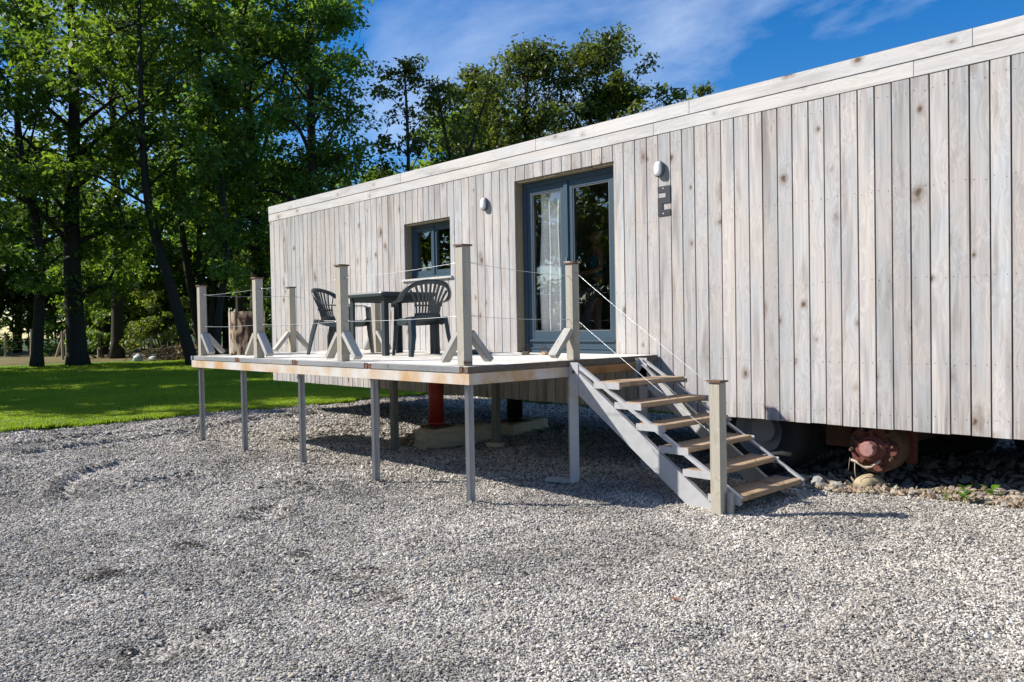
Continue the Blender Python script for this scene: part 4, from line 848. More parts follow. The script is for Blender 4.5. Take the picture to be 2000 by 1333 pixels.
# ------------------------------------------------------------------ stairs
st = thing('steel_stairs', 'open galvanised steel staircase with six worn wooden treads', 'stairs', (8.15, -.8, 0))
O = Vector((8.15, -.8, 0)); NT = 6; RISE = .159; RUN = .222
def tr(k): return 9.79-RUN*k, .130+RISE*k      # nose x, top z of tread k (0 = lowest)
yo, yi = -1.345, -.375
def sbox(name, x0, x1, y0, y1, z0, z1_, mtl):
    q = MB(); q.bx(x0-O.x, x1-O.x, y0-O.y, y1-O.y, z0, z1_); return q.build(name, mtl, st)
for y, sg in ((yo, 1), (yi, -1)):
    # lower stringer: a flat channel; upper: angle along the tread noses
    q = MB(); y0 = y-O.y
    a, b = Vector((8.20-O.x, y0, 1.022)), Vector((9.66-O.x, y0, -.025))
    d = (b-a).normalized(); n_ = Vector((-d.z, 0, d.x)); n_ = n_ if n_.z > 0 else -n_
    prof = [(0, 0), (0, -.16), (.006*sg, -.16), (.006*sg, -.006), (.04*sg, -.006), (.04*sg, 0)]
    # vertical-cut ends: build by hand
    vs = []
    for e, dz in ((a, 0), (b, 0)):
        for (py, pn) in prof: vs.append(e+Vector((0, py, 0))+n_*pn-Vector((.0, 0, 0)))
    n6 = len(prof); q.add(vs, [(j, (j+1) % n6, n6+(j+1) % n6, n6+j) for j in range(n6)]+[tuple(range(n6)), tuple(range(n6, 2*n6))])
    q.build('stringer', M_galv, st)
    a2 = Vector((8.20-O.x, y0, 1.082)); b2 = Vector((tr(0)[0]-O.x+.01, y0, tr(0)[1]-.0))
    q = MB(); q.prism([(0, 0), (.034, 0), (.034, -.006), (.006, -.006), (.006, -.030), (0, -.030)], a2, b2, (0, sg, 0), (.55, 0, .83)); q.build('nosing_rail', M_galv, st)
    q = MB(); q.bx(8.135-O.x, 8.235-O.x, y0-.006, y0-.001, .80, 1.083); q.bx(8.137-O.x, 8.143-O.x, min(y0, y0+.05*sg), max(y0, y0+.05*sg), .90, 1.08)
    q.build('mounting_plate', M_galv, st)
    q = MB(); q.lathe([(.0001, -.012), (.013, -.012), (.013, 0)], (0, 0, 0), 'Y', 6); q.build('bolt', M_rust, st, False, (8.185-O.x, y0-.006, 1.0)) if sg > 0 else None
for k in range(NT):
    nx_, tz = tr(k)
    tb = timber('tread', (nx_-.135, yo+.010, tz-.02), (nx_-.135, yi-.010, tz-.02), .040, .250, M_tread, st, (-1, 0, 0), .008, origin=O)
    # light worn nose strip
    q = MB(); q.bx(nx_-.0135-O.x, nx_-.0025-O.x, yo+.014-O.y, yi-.014-O.y, tz-.0365, tz+.0015)
    q.build('nose_strip', M_nose if 'M_nose' in globals() else None, st) if False else None
    for y, sg in ((yo, 1), (yi, -1)):
        y0 = y-O.y
        q = MB(); q.bx(nx_-.272-O.x, nx_+.002-O.x, y0-.001, y0+.005, tz-.056, tz-.002); q.bx(nx_-.270-O.x, nx_+.000-O.x, min(y0, y0+.035*sg), max(y0, y0+.035*sg), tz-.0475, tz-.042)
        q.build('tread_bracket', M_galv, st)

# ------------------------------------------------------------------ garden table and chairs
def rounded_rect(a, b, r, n=5):
    out = []
    for cx_, cy_, a0 in ((a-r, b-r, 0), (-a+r, b-r, 90), (-a+r, -b+r, 180), (a-r, -b+r, 270)):
        for k in range(n+1): t_ = R(a0+90*k/n); out.append((cx_+r*math.cos(t_), cy_+r*math.sin(t_)))
    return out
tb = thing('garden_table', 'square dark grey plastic garden table on the deck', 'table', (5.05, -1.05, DT))
q = MB(); a = rounded_rect(.40, .40, .07); a2 = rounded_rect(.392, .392, .065); a3 = rounded_rect(.365, .365, .05)
n_ = len(a)
def loft(q, secs, cap0=True, cap1=True):
    n = len(secs[0][1]); vs = []
    for z, pr_ in secs: vs += [(x_, y_, z) for x_, y_ in pr_]
    fs = [(i*n+j, i*n+(j+1) % n, (i+1)*n+(j+1) % n, (i+1)*n+j) for i in range(len(secs)-1) for j in range(n)]
    if cap1: fs.append(tuple((len(secs)-1)*n+j for j in range(n)))
    if cap0: fs.append(tuple(range(n-1, -1, -1)))
    q.add(vs, fs)
loft(q, [(.690, a3), (.672, a2), (.668, a), (.700, a), (.714, a2), (.718, a3)]); q.build('tabletop', M_plastic, tb)
q = MB()
for s_ in (-1, 1): q.bx(-.33, .33, s_*.33-.012, s_*.33+.012, .61, .695); q.bx(s_*.33-.012, s_*.33+.012, -.315, .315, .612, .694)
q.build('apron', M_plastic, tb)
for sx in (-1, 1):
    for sy in (-1, 1):
        q = MB(); prof = [(0, 0), (.062, 0), (.062, .012), (.012, .012), (.012, .062), (0, .062)]
        q.prism([(sx*(.352-p0), sy*(.352-p1)) for p0, p1 in [(x_*1.0, y_*1.0) for x_, y_ in prof]], (0, 0, .0), (0, 0, .665), (1, 0, 0), (0, 1, 0)); q.build('leg', M_plastic, tb)

def smooth_path(pts, n=6):
    out = []; P = [Vector(p) for p in pts]; P = [P[0]]+P+[P[-1]]
    for i in range(1, len(P)-2):
        for k in range(n):
            t_ = k/n; out.append(0.5*((2*P[i])+(-P[i-1]+P[i+1])*t_+(2*P[i-1]-5*P[i]+4*P[i+1]-P[i+2])*t_*t_+(-P[i-1]+3*P[i]-3*P[i+1]+P[i+2])*t_**3))
    out.append(P[-2]); return out
def band(q, path, wid, thk, nrm=None):
    """flat band along a path: width vectors given per control via function wid(u)->(Vector side, half width)"""
    k = len(path); vs = []
    for i, p in enumerate(path):
        t = (path[min(i+1, k-1)]-path[max(i-1, 0)]).normalized(); s_, hw = wid(i/(k-1)); s_ = (s_-t*s_.dot(t)).normalized(); n = t.cross(s_)
        vs += [p-s_*hw-n*thk/2, p+s_*hw-n*thk/2, p+s_*hw+n*thk/2, p-s_*hw+n*thk/2]
    fs = [(i*4+j, i*4+(j+1) % 4, (i+1)*4+(j+1) % 4, (i+1)*4+j) for i in range(k-1) for j in range(4)]+[(3, 2, 1, 0), tuple((k-1)*4+j for j in range(4))]
    q.add(vs, fs)
def make_chair(label, loc, rz):
    """low-backed stacking armchair, faces local +Y"""
    t = thing('garden_chair', label, 'chair', loc, rz, 'plastic garden chairs at the deck table')
    q = MB()   # seat, slightly dished
    nx_, ny_ = 10, 9; vs = []; fs = []
    for side in (0, 1):
        for i in range(nx_+1):
            for j in range(ny_+1):
                u = i/nx_*2-1; w = j/ny_; hw = .205+.035*w; z = .425+.015*u*u+.02*w-.05*max(0, w-.85)/.15*1.0+.02*(1-w)**2; vs.append((u*hw, -.20+.43*w, z-side*.012-(.02 if side and (i in (0, nx_) or j in (0, ny_)) else 0)))
    idx = lambda s_, i, j: s_*(nx_+1)*(ny_+1)+i*(ny_+1)+j
    for i in range(nx_):
        for j in range(ny_):
            fs += [(idx(0, i, j), idx(0, i+1, j), idx(0, i+1, j+1), idx(0, i, j+1)), (idx(1, i, j+1), idx(1, i+1, j+1), idx(1, i+1, j), idx(1, i, j))]
    for i in range(nx_): fs += [(idx(0, i, 0), idx(1, i, 0), idx(1, i+1, 0), idx(0, i+1, 0)), (idx(0, i+1, ny_), idx(1, i+1, ny_), idx(1, i, ny_), idx(0, i, ny_))]
    for j in range(ny_): fs += [(idx(0, 0, j+1), idx(1, 0, j+1), idx(1, 0, j), idx(0, 0, j)), (idx(0, nx_, j), idx(1, nx_, j), idx(1, nx_, j+1), idx(0, nx_, j+1))]
    q.add(vs, fs); q.build('seat', M_plastic, t, True)
    # hoop: arms that sweep up into the fan-shaped back rim
    ctrl = [(-.262, .215, .60), (-.272, .16, .648), (-.277, .04, .655), (-.275, -.08, .675), (-.262, -.19, .745), (-.205, -.285, .828), (-.11, -.335, .866), (0, -.35, .878)]
    ctrl = ctrl+[(-x_, y_, z_) for x_, y_, z_ in ctrl[-2::-1]]
    path = smooth_path(ctrl, 5)
    def wd(u):
        m_ = min(u, 1-u)*2; return (Vector((1, .0, 0)) if m_ < .5 else Vector((0, -.25, 1))), .0
    q = MB(); k = len(path); vs = []
    for i, p in enumerate(path):
        u = i/(k-1); m_ = min(u, 1-u)*2; bl = min(1, max(0, (m_-.42)/.25)); sgn = -1 if u < .5 else 1
        tt = (path[min(i+1, k-1)]-path[max(i-1, 0)]).normalized()
        s_ = Vector((sgn, 0, 0)).lerp(Vector((0, -.3, 1)), bl) ; s_ = (s_-tt*s_.dot(tt)).normalized(); n = tt.cross(s_); hw = .030*(1-bl)+.029*bl
        vs += [p-s_*hw, p-s_*hw*.5+n*.009, p+s_*hw*.5+n*.009, p+s_*hw, p+s_*hw*.5-n*.007, p-s_*hw*.5-n*.007]
    q.add(vs, [(i*6+j, i*6+(j+1) % 6, (i+1)*6+(j+1) % 6, (i+1)*6+j) for i in range(k-1) for j in range(6)]+[(5, 4, 3, 2, 1, 0), tuple((k-1)*6+j for j in range(6))])
    q.build('back_rim', M_plastic, t, True)
    # fan slats
    for j in range(9):
        u = (j-4)/4; top = Vector((u*.205, -.352+.085*u*u, .868-.088*abs(u)**2.2)); bot = Vector((u*.125, -.225+.012*u*u, .50)); mid = top.lerp(bot, .5)+Vector((-u*.022, -.004, 0))
        q = MB(); band(q, smooth_path([top, mid, bot], 4), lambda w: (Vector((1, 0, 0)), .0135-.003*w), .008); q.build('back_slat', M_plastic, t)
    q = MB(); band(q, smooth_path([(-.155, -.238, .60), (0, -.262, .60), (.155, -.238, .60)], 5), lambda w: (Vector((0, -.2, 1)), .010), .010)
    q.build('cross_bar', M_plastic, t)
    q = MB(); nx_ = 8; vs = []
    for i in range(nx_+1):
        u = i/nx_*2-1
        for (z, w_, y_) in ((.515, .135, -.222), (.47, .15, -.212), (.42, .185, -.195)):
            vs += [(u*w_, y_+.02*u*u, z), (u*w_, y_+.02*u*u-.011, z)]
    fs = []
    for i in range(nx_):
        b0, b1 = i*6, (i+1)*6; fs += [(b0, b0+2, b1+2, b1), (b0+2, b0+4, b1+4, b1+2), (b0+1, b1+1, b1+3, b0+3), (b0+3, b1+3, b1+5, b0+5), (b0, b1, b1+1, b0+1), (b0+4, b0+5, b1+5, b1+4)]
    q.add(vs, fs); q.build('lower_back', M_plastic, t, True)
    # legs: folded channel sections
    for sx in (-1, 1):
        for (top, bot, w0, w1) in (((.255, .215, .635), (.275, .262, 0), .078, .050), ((.215, -.185, .47), (.245, -.30, 0), .070, .046)):
            q = MB(); vs = []
            for (p, w) in ((top, w0), (((top[0]*.5+bot[0]*.5)-.006, (top[1]+bot[1])/2-.008, (top[2]+bot[2])/2), (w0*.8+w1*.2)), (bot, w1)):
                x_, y_, z_ = p
                pr_ = [(0, 0), (-w*.25, w*.9), (-w, w), (-w*.9, w-.007), (-w*.33, w*.9-.008), (-.008, .0+.004), (-.008, -w*.25)] if p[1] > -.1 else [(0, 0), (-w*.25, -w*.9), (-w, -w), (-w*.9, -w+.007), (-w*.33, -w*.9+.008), (-.008, -.004), (-.008, w*.25)]
                vs += [(sx*(x_+a_+.01), y_+b_-.02, z_) for a_, b_ in pr_]
            n = 7; q.add(vs, [(i*n+j, i*n+(j+1) % n, (i+1)*n+(j+1) % n, (i+1)*n+j) for i in range(2) for j in range(n)]+[tuple(range(n)), tuple(range(2*n, 3*n))])
            q.build('leg', M_plastic, t)
        # side web under the seat
        q = MB(); band(q, smooth_path([(sx*.252, .225, .46), (sx*.245, .12, .405), (sx*.235, -.02, .40), (sx*.222, -.18, .44)], 4), lambda w: (Vector((0, 0, 1)), .028), .008); q.build('side_rail', M_plastic, t)
    q = MB(); band(q, smooth_path([(-.25, .235, .43), (-.12, .235, .40), (0, .235, .395), (.12, .235, .40), (.25, .235, .43)], 4), lambda w: (Vector((0, 0, 1)), .026), .008); q.build('front_rail', M_plastic, t)
    t.scale = (1, 1, .91)
    return t
make_chair('dark plastic armchair right of the table with its fan back towards the yard', (5.72, -1.12, DT), R(90-20))
make_chair('dark plastic armchair left of the table behind the railing post', (4.22, -1.22, DT), R(-90+25))

# shoes on the deck
def clog(x, y, rz, label):
    t = thing('felt_slipper', label, 'shoe', (x, y, DT), rz, 'grey slippers on the deck')
    q = MB(); secs = []
    for (u, w, h, zc) in ((-.135, .012, .02, .012), (-.12, .032, .05, .02), (-.07, .036, .062, .024), (-.01, .038, .058, .024), (.05, .045, .042, .018), (.10, .04, .028, .014), (.135, .014, .014, .01)):
        secs.append([(u, w*math.cos(a), max(.002, zc+h*.5*math.sin(a))) for a in [2*math.pi*k/12 for k in range(12)]])
    vs = [v for s_ in secs for v in s_]; q.add(vs, [(i*12+j, i*12+(j+1) % 12, (i+1)*12+(j+1) % 12, (i+1)*12+j) for i in range(len(secs)-1) for j in range(12)]+[tuple(range(12)), tuple((len(secs)-1)*12+j for j in range(12))]); q.build('upper', M_slip, t, True)
    q = MB(); q.add([(u, s_*w, z) for z in (.001, .010) for u, w in ((-.13, .02), (-.05, .037), (.05, .046), (.13, .02)) for s_ in (-1, 1)], [(0, 2, 3, 1), (2, 4, 5, 3), (4, 6, 7, 5), (8, 9, 11, 10), (10, 11, 13, 12), (12, 13, 15, 14), (0, 8, 10, 2), (2, 10, 12, 4), (4, 12, 14, 6), (1, 3, 11, 9), (3, 5, 13, 11), (5, 7, 15, 13), (0, 1, 9, 8), (6, 14, 15, 7)]); q.build('sole', M_rubber, t)
clog(6.10, -.60, R(35), 'grey pointed slipper lying nearer the yard, left of the sandals'); clog(5.86, -.52, R(20), 'grey slipper half hidden behind the other one')
def sandal(x, y, rz, label):
    t = thing('sandal', label, 'sandal', (x, y, DT), rz, 'pair of brown sandals by the door')
    foot = [(.125, .0), (.105, .03), (.05, .046), (-.02, .038), (-.09, .033), (-.125, .015), (-.13, 0), (-.125, -.015), (-.09, -.033), (-.02, -.034), (.05, -.038), (.105, -.03)]
    q = MB(); loft(q, [(.002, foot), (.024, [(a_*1.02, b_*1.02) for a_, b_ in foot]), (.028, [(a_*.96, b_*.96) for a_, b_ in foot])]); q.build('sole', M_cork, t)
    for (xx, h, w) in ((.060, .075, .024), (.008, .080, .018), (-.085, .105, .013)):
        q = MB(); band(q, [Vector((xx-(.02 if xx < 0 else 0)*math.sin(math.pi*k/10), .043*math.cos(math.pi*k/10), .022+(h-.022)*math.sin(math.pi*k/10))) for k in range(11)], lambda u: (Vector((1, 0, 0)), w), .004); q.build('strap', M_leather, t)
    return t
sandal(6.72, -.50, R(-52), 'left brown strap sandal in front of the glazed door'); sandal(6.92, -.42, R(-42), 'right brown strap sandal in front of the glazed door')

# log used as a stool on the deck
lg = thing('log_stool', 'thick sawn log with peeling bark standing on end at the far end of the deck', 'log', (2.98, -1.86, DT))
def log_mat():
    m, nt, b = mat('peeling_bark'); N = nt.nodes.new; L = nt.links.new; tc = N('ShaderNodeTexCoord'); mp = N('ShaderNodeMapping'); mp.inputs['Scale'].default_value = (14, 14, 6); L(tc.outputs['Object'], mp.inputs[0])
    n = N('ShaderNodeTexNoise'); n.inputs['Scale'].default_value = 1; n.inputs['Detail'].default_value = 5; n.inputs['Distortion'].default_value = .4; L(mp.outputs[0], n.inputs['Vector'])
    r = N('ShaderNodeValToRGB'); e = r.color_ramp.elements; e[0].position = .44; e[0].color = (.028, .018, .012, 1); e[1].position = .54; e[1].color = (.40, .28, .16, 1); x_ = e.new(.49); x_.color = (.17, .075, .035, 1); x_ = e.new(.7); x_.color = (.52, .43, .30, 1)
    L(n.outputs[0], r.inputs[0]); L(r.outputs[0], b.inputs['Base Color']); b.inputs['Roughness'].default_value = .9
    bp = N('ShaderNodeBump'); bp.inputs['Strength'].default_value = .8; bp.inputs['Distance'].default_value = .015; L(n.outputs[0], bp.inputs['Height']); L(bp.outputs[0], b.inputs['Normal']); return m
q = MB(); vs = []; n = 36; hs_ = [0, .08, .2, .33, .45, .545, .553]
for k, h in enumerate(hs_):
    for j in range(n):
        a = 2*math.pi*j/n; rr_ = (.215+.010*math.sin(3*a+1)+.006*math.sin(7*a)+.004*math.sin(11*a+h*6))*(1-.02*math.sin(h*5))*(.985 if k == 6 else 1); vs.append((rr_*math.cos(a), rr_*math.sin(a), h))
q.add(vs, [(i*n+j, i*n+(j+1) % n, (i+1)*n+(j+1) % n, (i+1)*n+j) for i in range(6) for j in range(n)]); q.add([vs[6*n+j] for j in range(n)], [tuple(range(n))])
q.build('trunk_section', log_mat(), lg, True)
timber('stake', (2.70, -1.97, DT), (2.70, -1.97, DT+.56), .05, .028, M_brace, None, (0, -1, 0)).name = 'wooden_stake'
tag(bpy.data.objects['wooden_stake'], 'thin grey upright board leaning against the left side of the log stool', 'board')

# ------------------------------------------------------------------ person seen through the door
def skin_mesh(name, verts, edges, radii, mtl, parent=None, root=0, sub=2):
    me = bpy.data.meshes.new(name); me.from_pydata(verts, edges, []); o = link(name, me, mtl, parent)
    sk = o.modifiers.new('skin', 'SKIN'); ss = o.modifiers.new('sub', 'SUBSURF'); ss.levels = sub; ss.render_levels = sub
    for i, r in enumerate(radii):
        d = me.skin_vertices[0].data[i]; d.radius = r if isinstance(r, tuple) else (r, r); d.use_root = (i == root)
    return o
M_skin = simple('skin', (.74, .42, .30), .5, 0, .06); M_hair = simple('blond_hair', (.62, .50, .32), .6, 0, .3, 40); M_dress = simple('blue_cloth', (.07, .27, .60), .85, 0, .1)
pe = thing('person', 'person with short blond hair and sleeveless blue top standing behind the right door pane', 'person', (5.60, 2.0, 1.071), R(140))
# faces local +Y; arms bent forward
Vv = [(0, 0, .92), (0, -.01, 1.08), (0, .0, 1.25), (0, -.005, 1.38), (0, .0, 1.45), (0, .015, 1.53), (0, .02, 1.60),
      (.09, 0, .86), (.10, .01, .48), (.105, -.01, .08), (.11, .10, .03), (-.09, 0, .86), (-.10, .01, .48), (-.105, -.01, .08), (-.11, .10, .03),
      (.17, -.005, 1.36), (.215, -.03, 1.10), (.15, .17, 1.03), (.11, .24, 1.05), (-.17, -.005, 1.36), (-.215, -.03, 1.10), (-.15, .17, 1.03), (-.11, .24, 1.05)]
E_ = [(0, 1), (1, 2), (2, 3), (3, 4), (4, 5), (5, 6), (0, 7), (7, 8), (8, 9), (9, 10), (0, 11), (11, 12), (12, 13), (13, 14), (3, 15), (15, 16), (16, 17), (17, 18), (3, 19), (19, 20), (20, 21), (21, 22)]
Rr = [(.15, .11), (.12, .09), (.14, .10), (.12, .08), (.05, .055), (.078, .095), (.065, .085), .09, .055, .038, (.04, .025), .09, .055, .038, (.04, .025), .052, .042, .033, .026, .052, .042, .033, .026]
bd = skin_mesh('body', Vv, E_, Rr, M_skin, pe)
for sx in (-1, 1):
    for k in range(5):
        a = (k-2)*.016; q = MB(); b0 = Vector((sx*.11, .25, 1.05)); L_ = .07-.006*abs(k-1)
        dir1 = Vector((-sx*.3, .85, .1+.1*(k-2))).normalized() if k else Vector((-sx*.9, .3, .4)).normalized()
        q.tube([b0+Vector((a*.6, 0, a)), b0+Vector((a*.6, 0, a))+dir1*L_*.6, b0+Vector((a*.6, 0, a))+dir1*L_*.9+Vector((0, 0, -.02))], [.010, .009, .007], 6); q.build('finger', M_skin, pe, True)
skin_mesh('top', [(0, 0, .95), (0, -.01, 1.08), (0, 0, 1.25), (0, -.003, 1.37)], [(0, 1), (1, 2), (2, 3)], [(.165, .13), (.14, .11), (.158, .12), (.135, .09)], M_dress, pe)
skin_mesh('skirt', [(0, 0, 1.0), (0, 0, .82), (0, 0, .60)], [(0, 1), (1, 2)], [(.15, .12), (.19, .16), (.20, .17)], simple('dark_skirt', (.03, .035, .05), .9), pe)
skin_mesh('hair', [(0, -.03, 1.50), (0, -.035, 1.57), (0, -.01, 1.645)], [(0, 1), (1, 2)], [(.075, .065), (.09, .085), (.075, .085)], M_hair, pe)
q = MB(); q.tube([(0, .10, 1.565), (0, .128, 1.535), (0, .105, 1.525)], [.008, .014, .012], 6); q.build('nose', M_skin, pe, True)
for sx in (-1, 1):
    q = MB(); q.lathe([(.0001, .012), (.010, .008), (.012, 0)], (sx*.033, .093, 1.562), 'Y', 8); q.build('eye', M_black, pe)
    q = MB(); q.tube([(sx*.076, .01, 1.575), (sx*.088, .0, 1.555), (sx*.078, .008, 1.53)], [.008, .014, .008], 6); q.build('ear', M_skin, pe, True)
q = MB(); q.tube([(-.022, .098, 1.497), (0, .106, 1.495), (.022, .098, 1.497)], [.003, .006, .003], 6); q.build('mouth', simple('lips', (.35, .10, .08), .5), pe)

# ------------------------------------------------------------------ trees
def leaf_cloud(clumps, per, size, seed, droop=.25):
    """clumps: list of (center, radius) -> mesh of leaf quads"""
    r = np.random.RandomState(seed); C_ = np.array([c for c, _ in clumps]); Rd = np.array([q_ for _, q_ in clumps])
    cnt = np.maximum(6, (per*(Rd/np.mean(Rd))**2)).astype(int); idx = np.repeat(np.arange(len(clumps)), cnt); n = len(idx)
    d = r.randn(n, 3); d /= np.linalg.norm(d, axis=1)[:, None]; rad = Rd[idx]*(0.35+.65*r.rand(n)**.6)
    # sub-clumping: pull leaves towards a few twig centres
    tw = r.randn(len(clumps), 7, 3); tw /= np.linalg.norm(tw, axis=2)[:, :, None]; tc_ = tw[idx, r.randint(0, 7, n)]
    d = d*.55+tc_*.75; p = C_[idx]+d*rad[:, None]*np.array([1, 1, .62]); 
    nrm = r.randn(n, 3)*.65+np.array([0, 0, .9])+d*.35; nrm /= np.linalg.norm(nrm, axis=1)[:, None]
    a = r.randn(n, 3); a -= (a*nrm).sum(1)[:, None]*nrm; a /= np.linalg.norm(a, axis=1)[:, None]; a[:, 2] -= droop; b_ = np.cross(nrm, a)
    s = size*(.6+.8*r.rand(n))[:, None]; w = s*(.42+.12*r.rand(n)[:, None])
    v = np.stack([p-a*s*.5, p+b_*w*.5+a*s*.05, p+a*s*.5, p-b_*w*.5+a*s*.05], 1).reshape(-1, 3); f = np.arange(4*n).reshape(n, 4)
    return mesh_np('leaves', v, f, False)
def make_tree(name, label, cat, loc, H, h0, crown_r, seed, path=None, r0=.25, nl=16, per=90, size=.2, clump=.8, mtl=None, prof=None, group=None, trunk_r=None, stems=None, mtl2=None, sub=4):
    """tree with its own trunk, limbs and leaf crown. path: list of (x,y,z) relative for the trunk"""
    r = random.Random(seed); t = thing(name, label, cat, loc, 0, group)
    stems = stems or [path or [(0, 0, 0), (r.uniform(-.2, .2), r.uniform(-.2, .2), H*.33), (r.uniform(-.4, .4), r.uniform(-.4, .4), H*.66), (r.uniform(-.5, .5), r.uniform(-.5, .5), H*.97)]]
    q = MB(); clumps = []
    prof = prof or (lambda u: math.sin(math.pi*min(1, .12+u*.86))**.75)
    for si, pth in enumerate(stems):
        P = smooth_path(pth, 5); k = len(P); rb = r0*(1 if si == 0 else .75)
        rad = [rb*(1-.9*(i/(k-1)))**.8+.015 for i in range(k)]; rad[0] *= 1.35
        P[0] = P[0]-Vector((0, 0, .2)); q.tube(P, rad, 8)
        for j in range(nl):
            u = (j+r.random()*.8)/nl; z = h0+(H-h0)*u*.96
            i = min(range(k), key=lambda m_: abs(P[m_].z-z)); base = P[i]; az = j*2.4+r.uniform(-.5, .5)+si*1.3
            ln = crown_r*prof(u)*r.uniform(.7, 1.15)/(1 if len(stems) == 1 else 1.25); el = R(r.uniform(12, 38)+30*u)
            d = Vector((math.cos(az)*math.cos(el), math.sin(az)*math.cos(el), math.sin(el)))
            e = base+d*ln; mid = base+d*ln*.5+Vector((r.uniform(-.1, .1), r.uniform(-.1, .1), .06))*ln*.6; e.z -= ln*.10
            br = max(.018, rad[i]*.42); q.tube([base, base.lerp(mid, .5), mid, mid.lerp(e, .5), e], [br, br*.8, br*.6, br*.4, br*.18], 5)
            clumps.append((tuple(e), clump*r.uniform(.7, 1.2)))
            nb = sub+int(ln)
            for b in range(nb):
                w = r.uniform(.35, 1); c = base.lerp(mid, w*2) if w < .5 else mid.lerp(e, w*2-1); d2 = Vector((r.gauss(0, 1), r.gauss(0, 1), r.gauss(.15, .7))).normalized()*ln*r.uniform(.18, .42)
                e2 = c+d2; q.tube([c, c.lerp(e2, .5)+Vector((0, 0, .05)), e2], [br*.35, br*.25, .008], 4, False); clumps.append((tuple(e2), clump*r.uniform(.55, 1.05)))
        clumps.append((tuple(P[-1]), clump))
    q.build('trunk', M_bark, t, True)
    me = leaf_cloud(clumps, per, size, seed+100); link('crown', me, mtl or M_leaf, t)
    return t
G1 = 'tall trees along the far edge of the lawn'
make_tree('ash_tree', 'stout tree with a thick dark trunk standing on the lawn at the left', 'tree', (-23.4, 3.2, 0), 19, 2.7, 5.3, 1, r0=.40, nl=24, per=72, size=.23, clump=1.0, group=G1, path=[(0, 0, 0), (-.1, -.1, 5), (.1, .1, 11), (.2, 0, 18.5)])
make_tree('ash_tree', 'slim tree with a straight trunk left of the stout one', 'tree', (-23.5, 1.7, 0), 15, 2.6, 3.6, 2, r0=.22, nl=18, per=72, size=.23, clump=.95, group=G1, mtl=M_leafb)
make_tree('ash_tree', 'tree with a long dark trunk leaning to the left behind the end of the deck', 'tree', (-18.0, 5.8, 0), 17.5, 5.0, 4.4, 3, r0=.24, nl=22, per=70, size=.24, clump=.9, group=G1, path=[(0, 0, 0), (-.45, -.6, 3.0), (-.9, -1.2, 6.2), (-1.0, -1.35, 10), (-1.0, -1.3, 17)])
make_tree('ash_tree', 'curved young tree just right of the leaning one, seen over the left railing post', 'tree', (-16.9, 6.2, 0), 11, 3.4, 2.6, 4, r0=.15, nl=14, per=60, size=.22, clump=.8, group=G1, mtl=M_leafb, path=[(0, 0, 0), (.1, .15, 2.2), (.35, .4, 4.4), (.2, .3, 7.5), (.1, .2, 10.8)])
make_tree('birch_tree', 'tree of four slender stems fanning upward behind the leaning trunk', 'tree', (-24.8, 8.9, 0), 18, 6.0, 3.6, 5, r0=.20, nl=10, per=60, size=.25, clump=.9, group=G1,
          stems=[[(0, 0, 0), (-.4, -.5, 5), (-.9, -1.0, 11), (-1.6, -1.8, 17)], [(.1, .1, 0), (.0, .0, 5), (.2, .2, 11), (.0, .2, 17.5)], [(.2, .2, 0), (.5, .6, 5), (1.0, 1.1, 11), (1.6, 1.7, 17)], [(.0, .3, 0), (.7, .9, 4), (1.9, 2.1, 9), (3.0, 3.2, 14)]])
make_tree('ash_tree', 'broad full-crowned tree rising behind the left end of the cabin', 'tree', (-20.2, 9.4, 0), 18.5, 3.0, 4.8, 6, r0=.34, nl=26, per=84, size=.225, clump=1.0, group=G1, mtl=M_leaf)
make_tree('ash_tree', 'full green tree whose crown forms the right edge of the big wooded mass', 'tree', (-17.4, 11.0, 0), 16.2, 3.0, 3.9, 7, r0=.30, nl=26, per=86, size=.21, clump=.95, group=G1, mtl=M_leafb)
make_tree('ash_tree', 'tree with drooping boughs behind the stout trunk at the left', 'tree', (-29.5, 6.6, 0), 20, 3.0, 5.2, 8, r0=.3, nl=24, per=64, size=.27, clump=1.15, group=G1)
make_tree('ash_tree', 'leafy tree at the far left border of the picture', 'tree', (-27.5, -1.8, 0), 16, 3.6, 5.0, 9, r0=.32, nl=24, per=80, size=.24, clump=1.1, group=G1, mtl=M_leafy)
make_tree('ash_tree', 'tall tree filling the gap behind the four-stemmed one', 'tree', (-30.5, 13.5, 0), 20, 2.5, 5.0, 10, r0=.3, nl=20, per=64, size=.28, clump=1.15, group=G1, mtl=M_leafb)
# sky-line trees to the right
G2 = 'trees showing above the cabin roof'
make_tree('alder_tree', 'leafy alder filling the gap between the forked tree and the big alder', 'tree', (-19.0, 21.2, 0), 14.5, 5.0, 3.4, 16, r0=.18, nl=20, per=50, size=.24, clump=.85, group=G2, mtl=M_leafo)
make_tree('alder_tree', 'thin open tree rising above the roof right of the wooded mass', 'tree', (-16.6, 14.9, 0), 13.6, 5.5, 2.0, 11, r0=.13, nl=15, per=34, size=.21, clump=.62, group=G2, mtl=M_leafo)
make_tree('alder_tree', 'sparse forked tree with see-through branches left of the big alder', 'tree', (-15.6, 16.2, 0), 12.6, 5.5, 2.3, 12, r0=.14, nl=14, per=26, size=.21, clump=.62, group=G2, mtl=M_leafo, stems=[[(0, 0, 0), (.2, .2, 5), (.3, .3, 8.5), (-.2, -.1, 12.2)], [(0, 0, 3), (.3, .4, 6), (.8, .9, 9), (1.5, 1.5, 11.8)]])
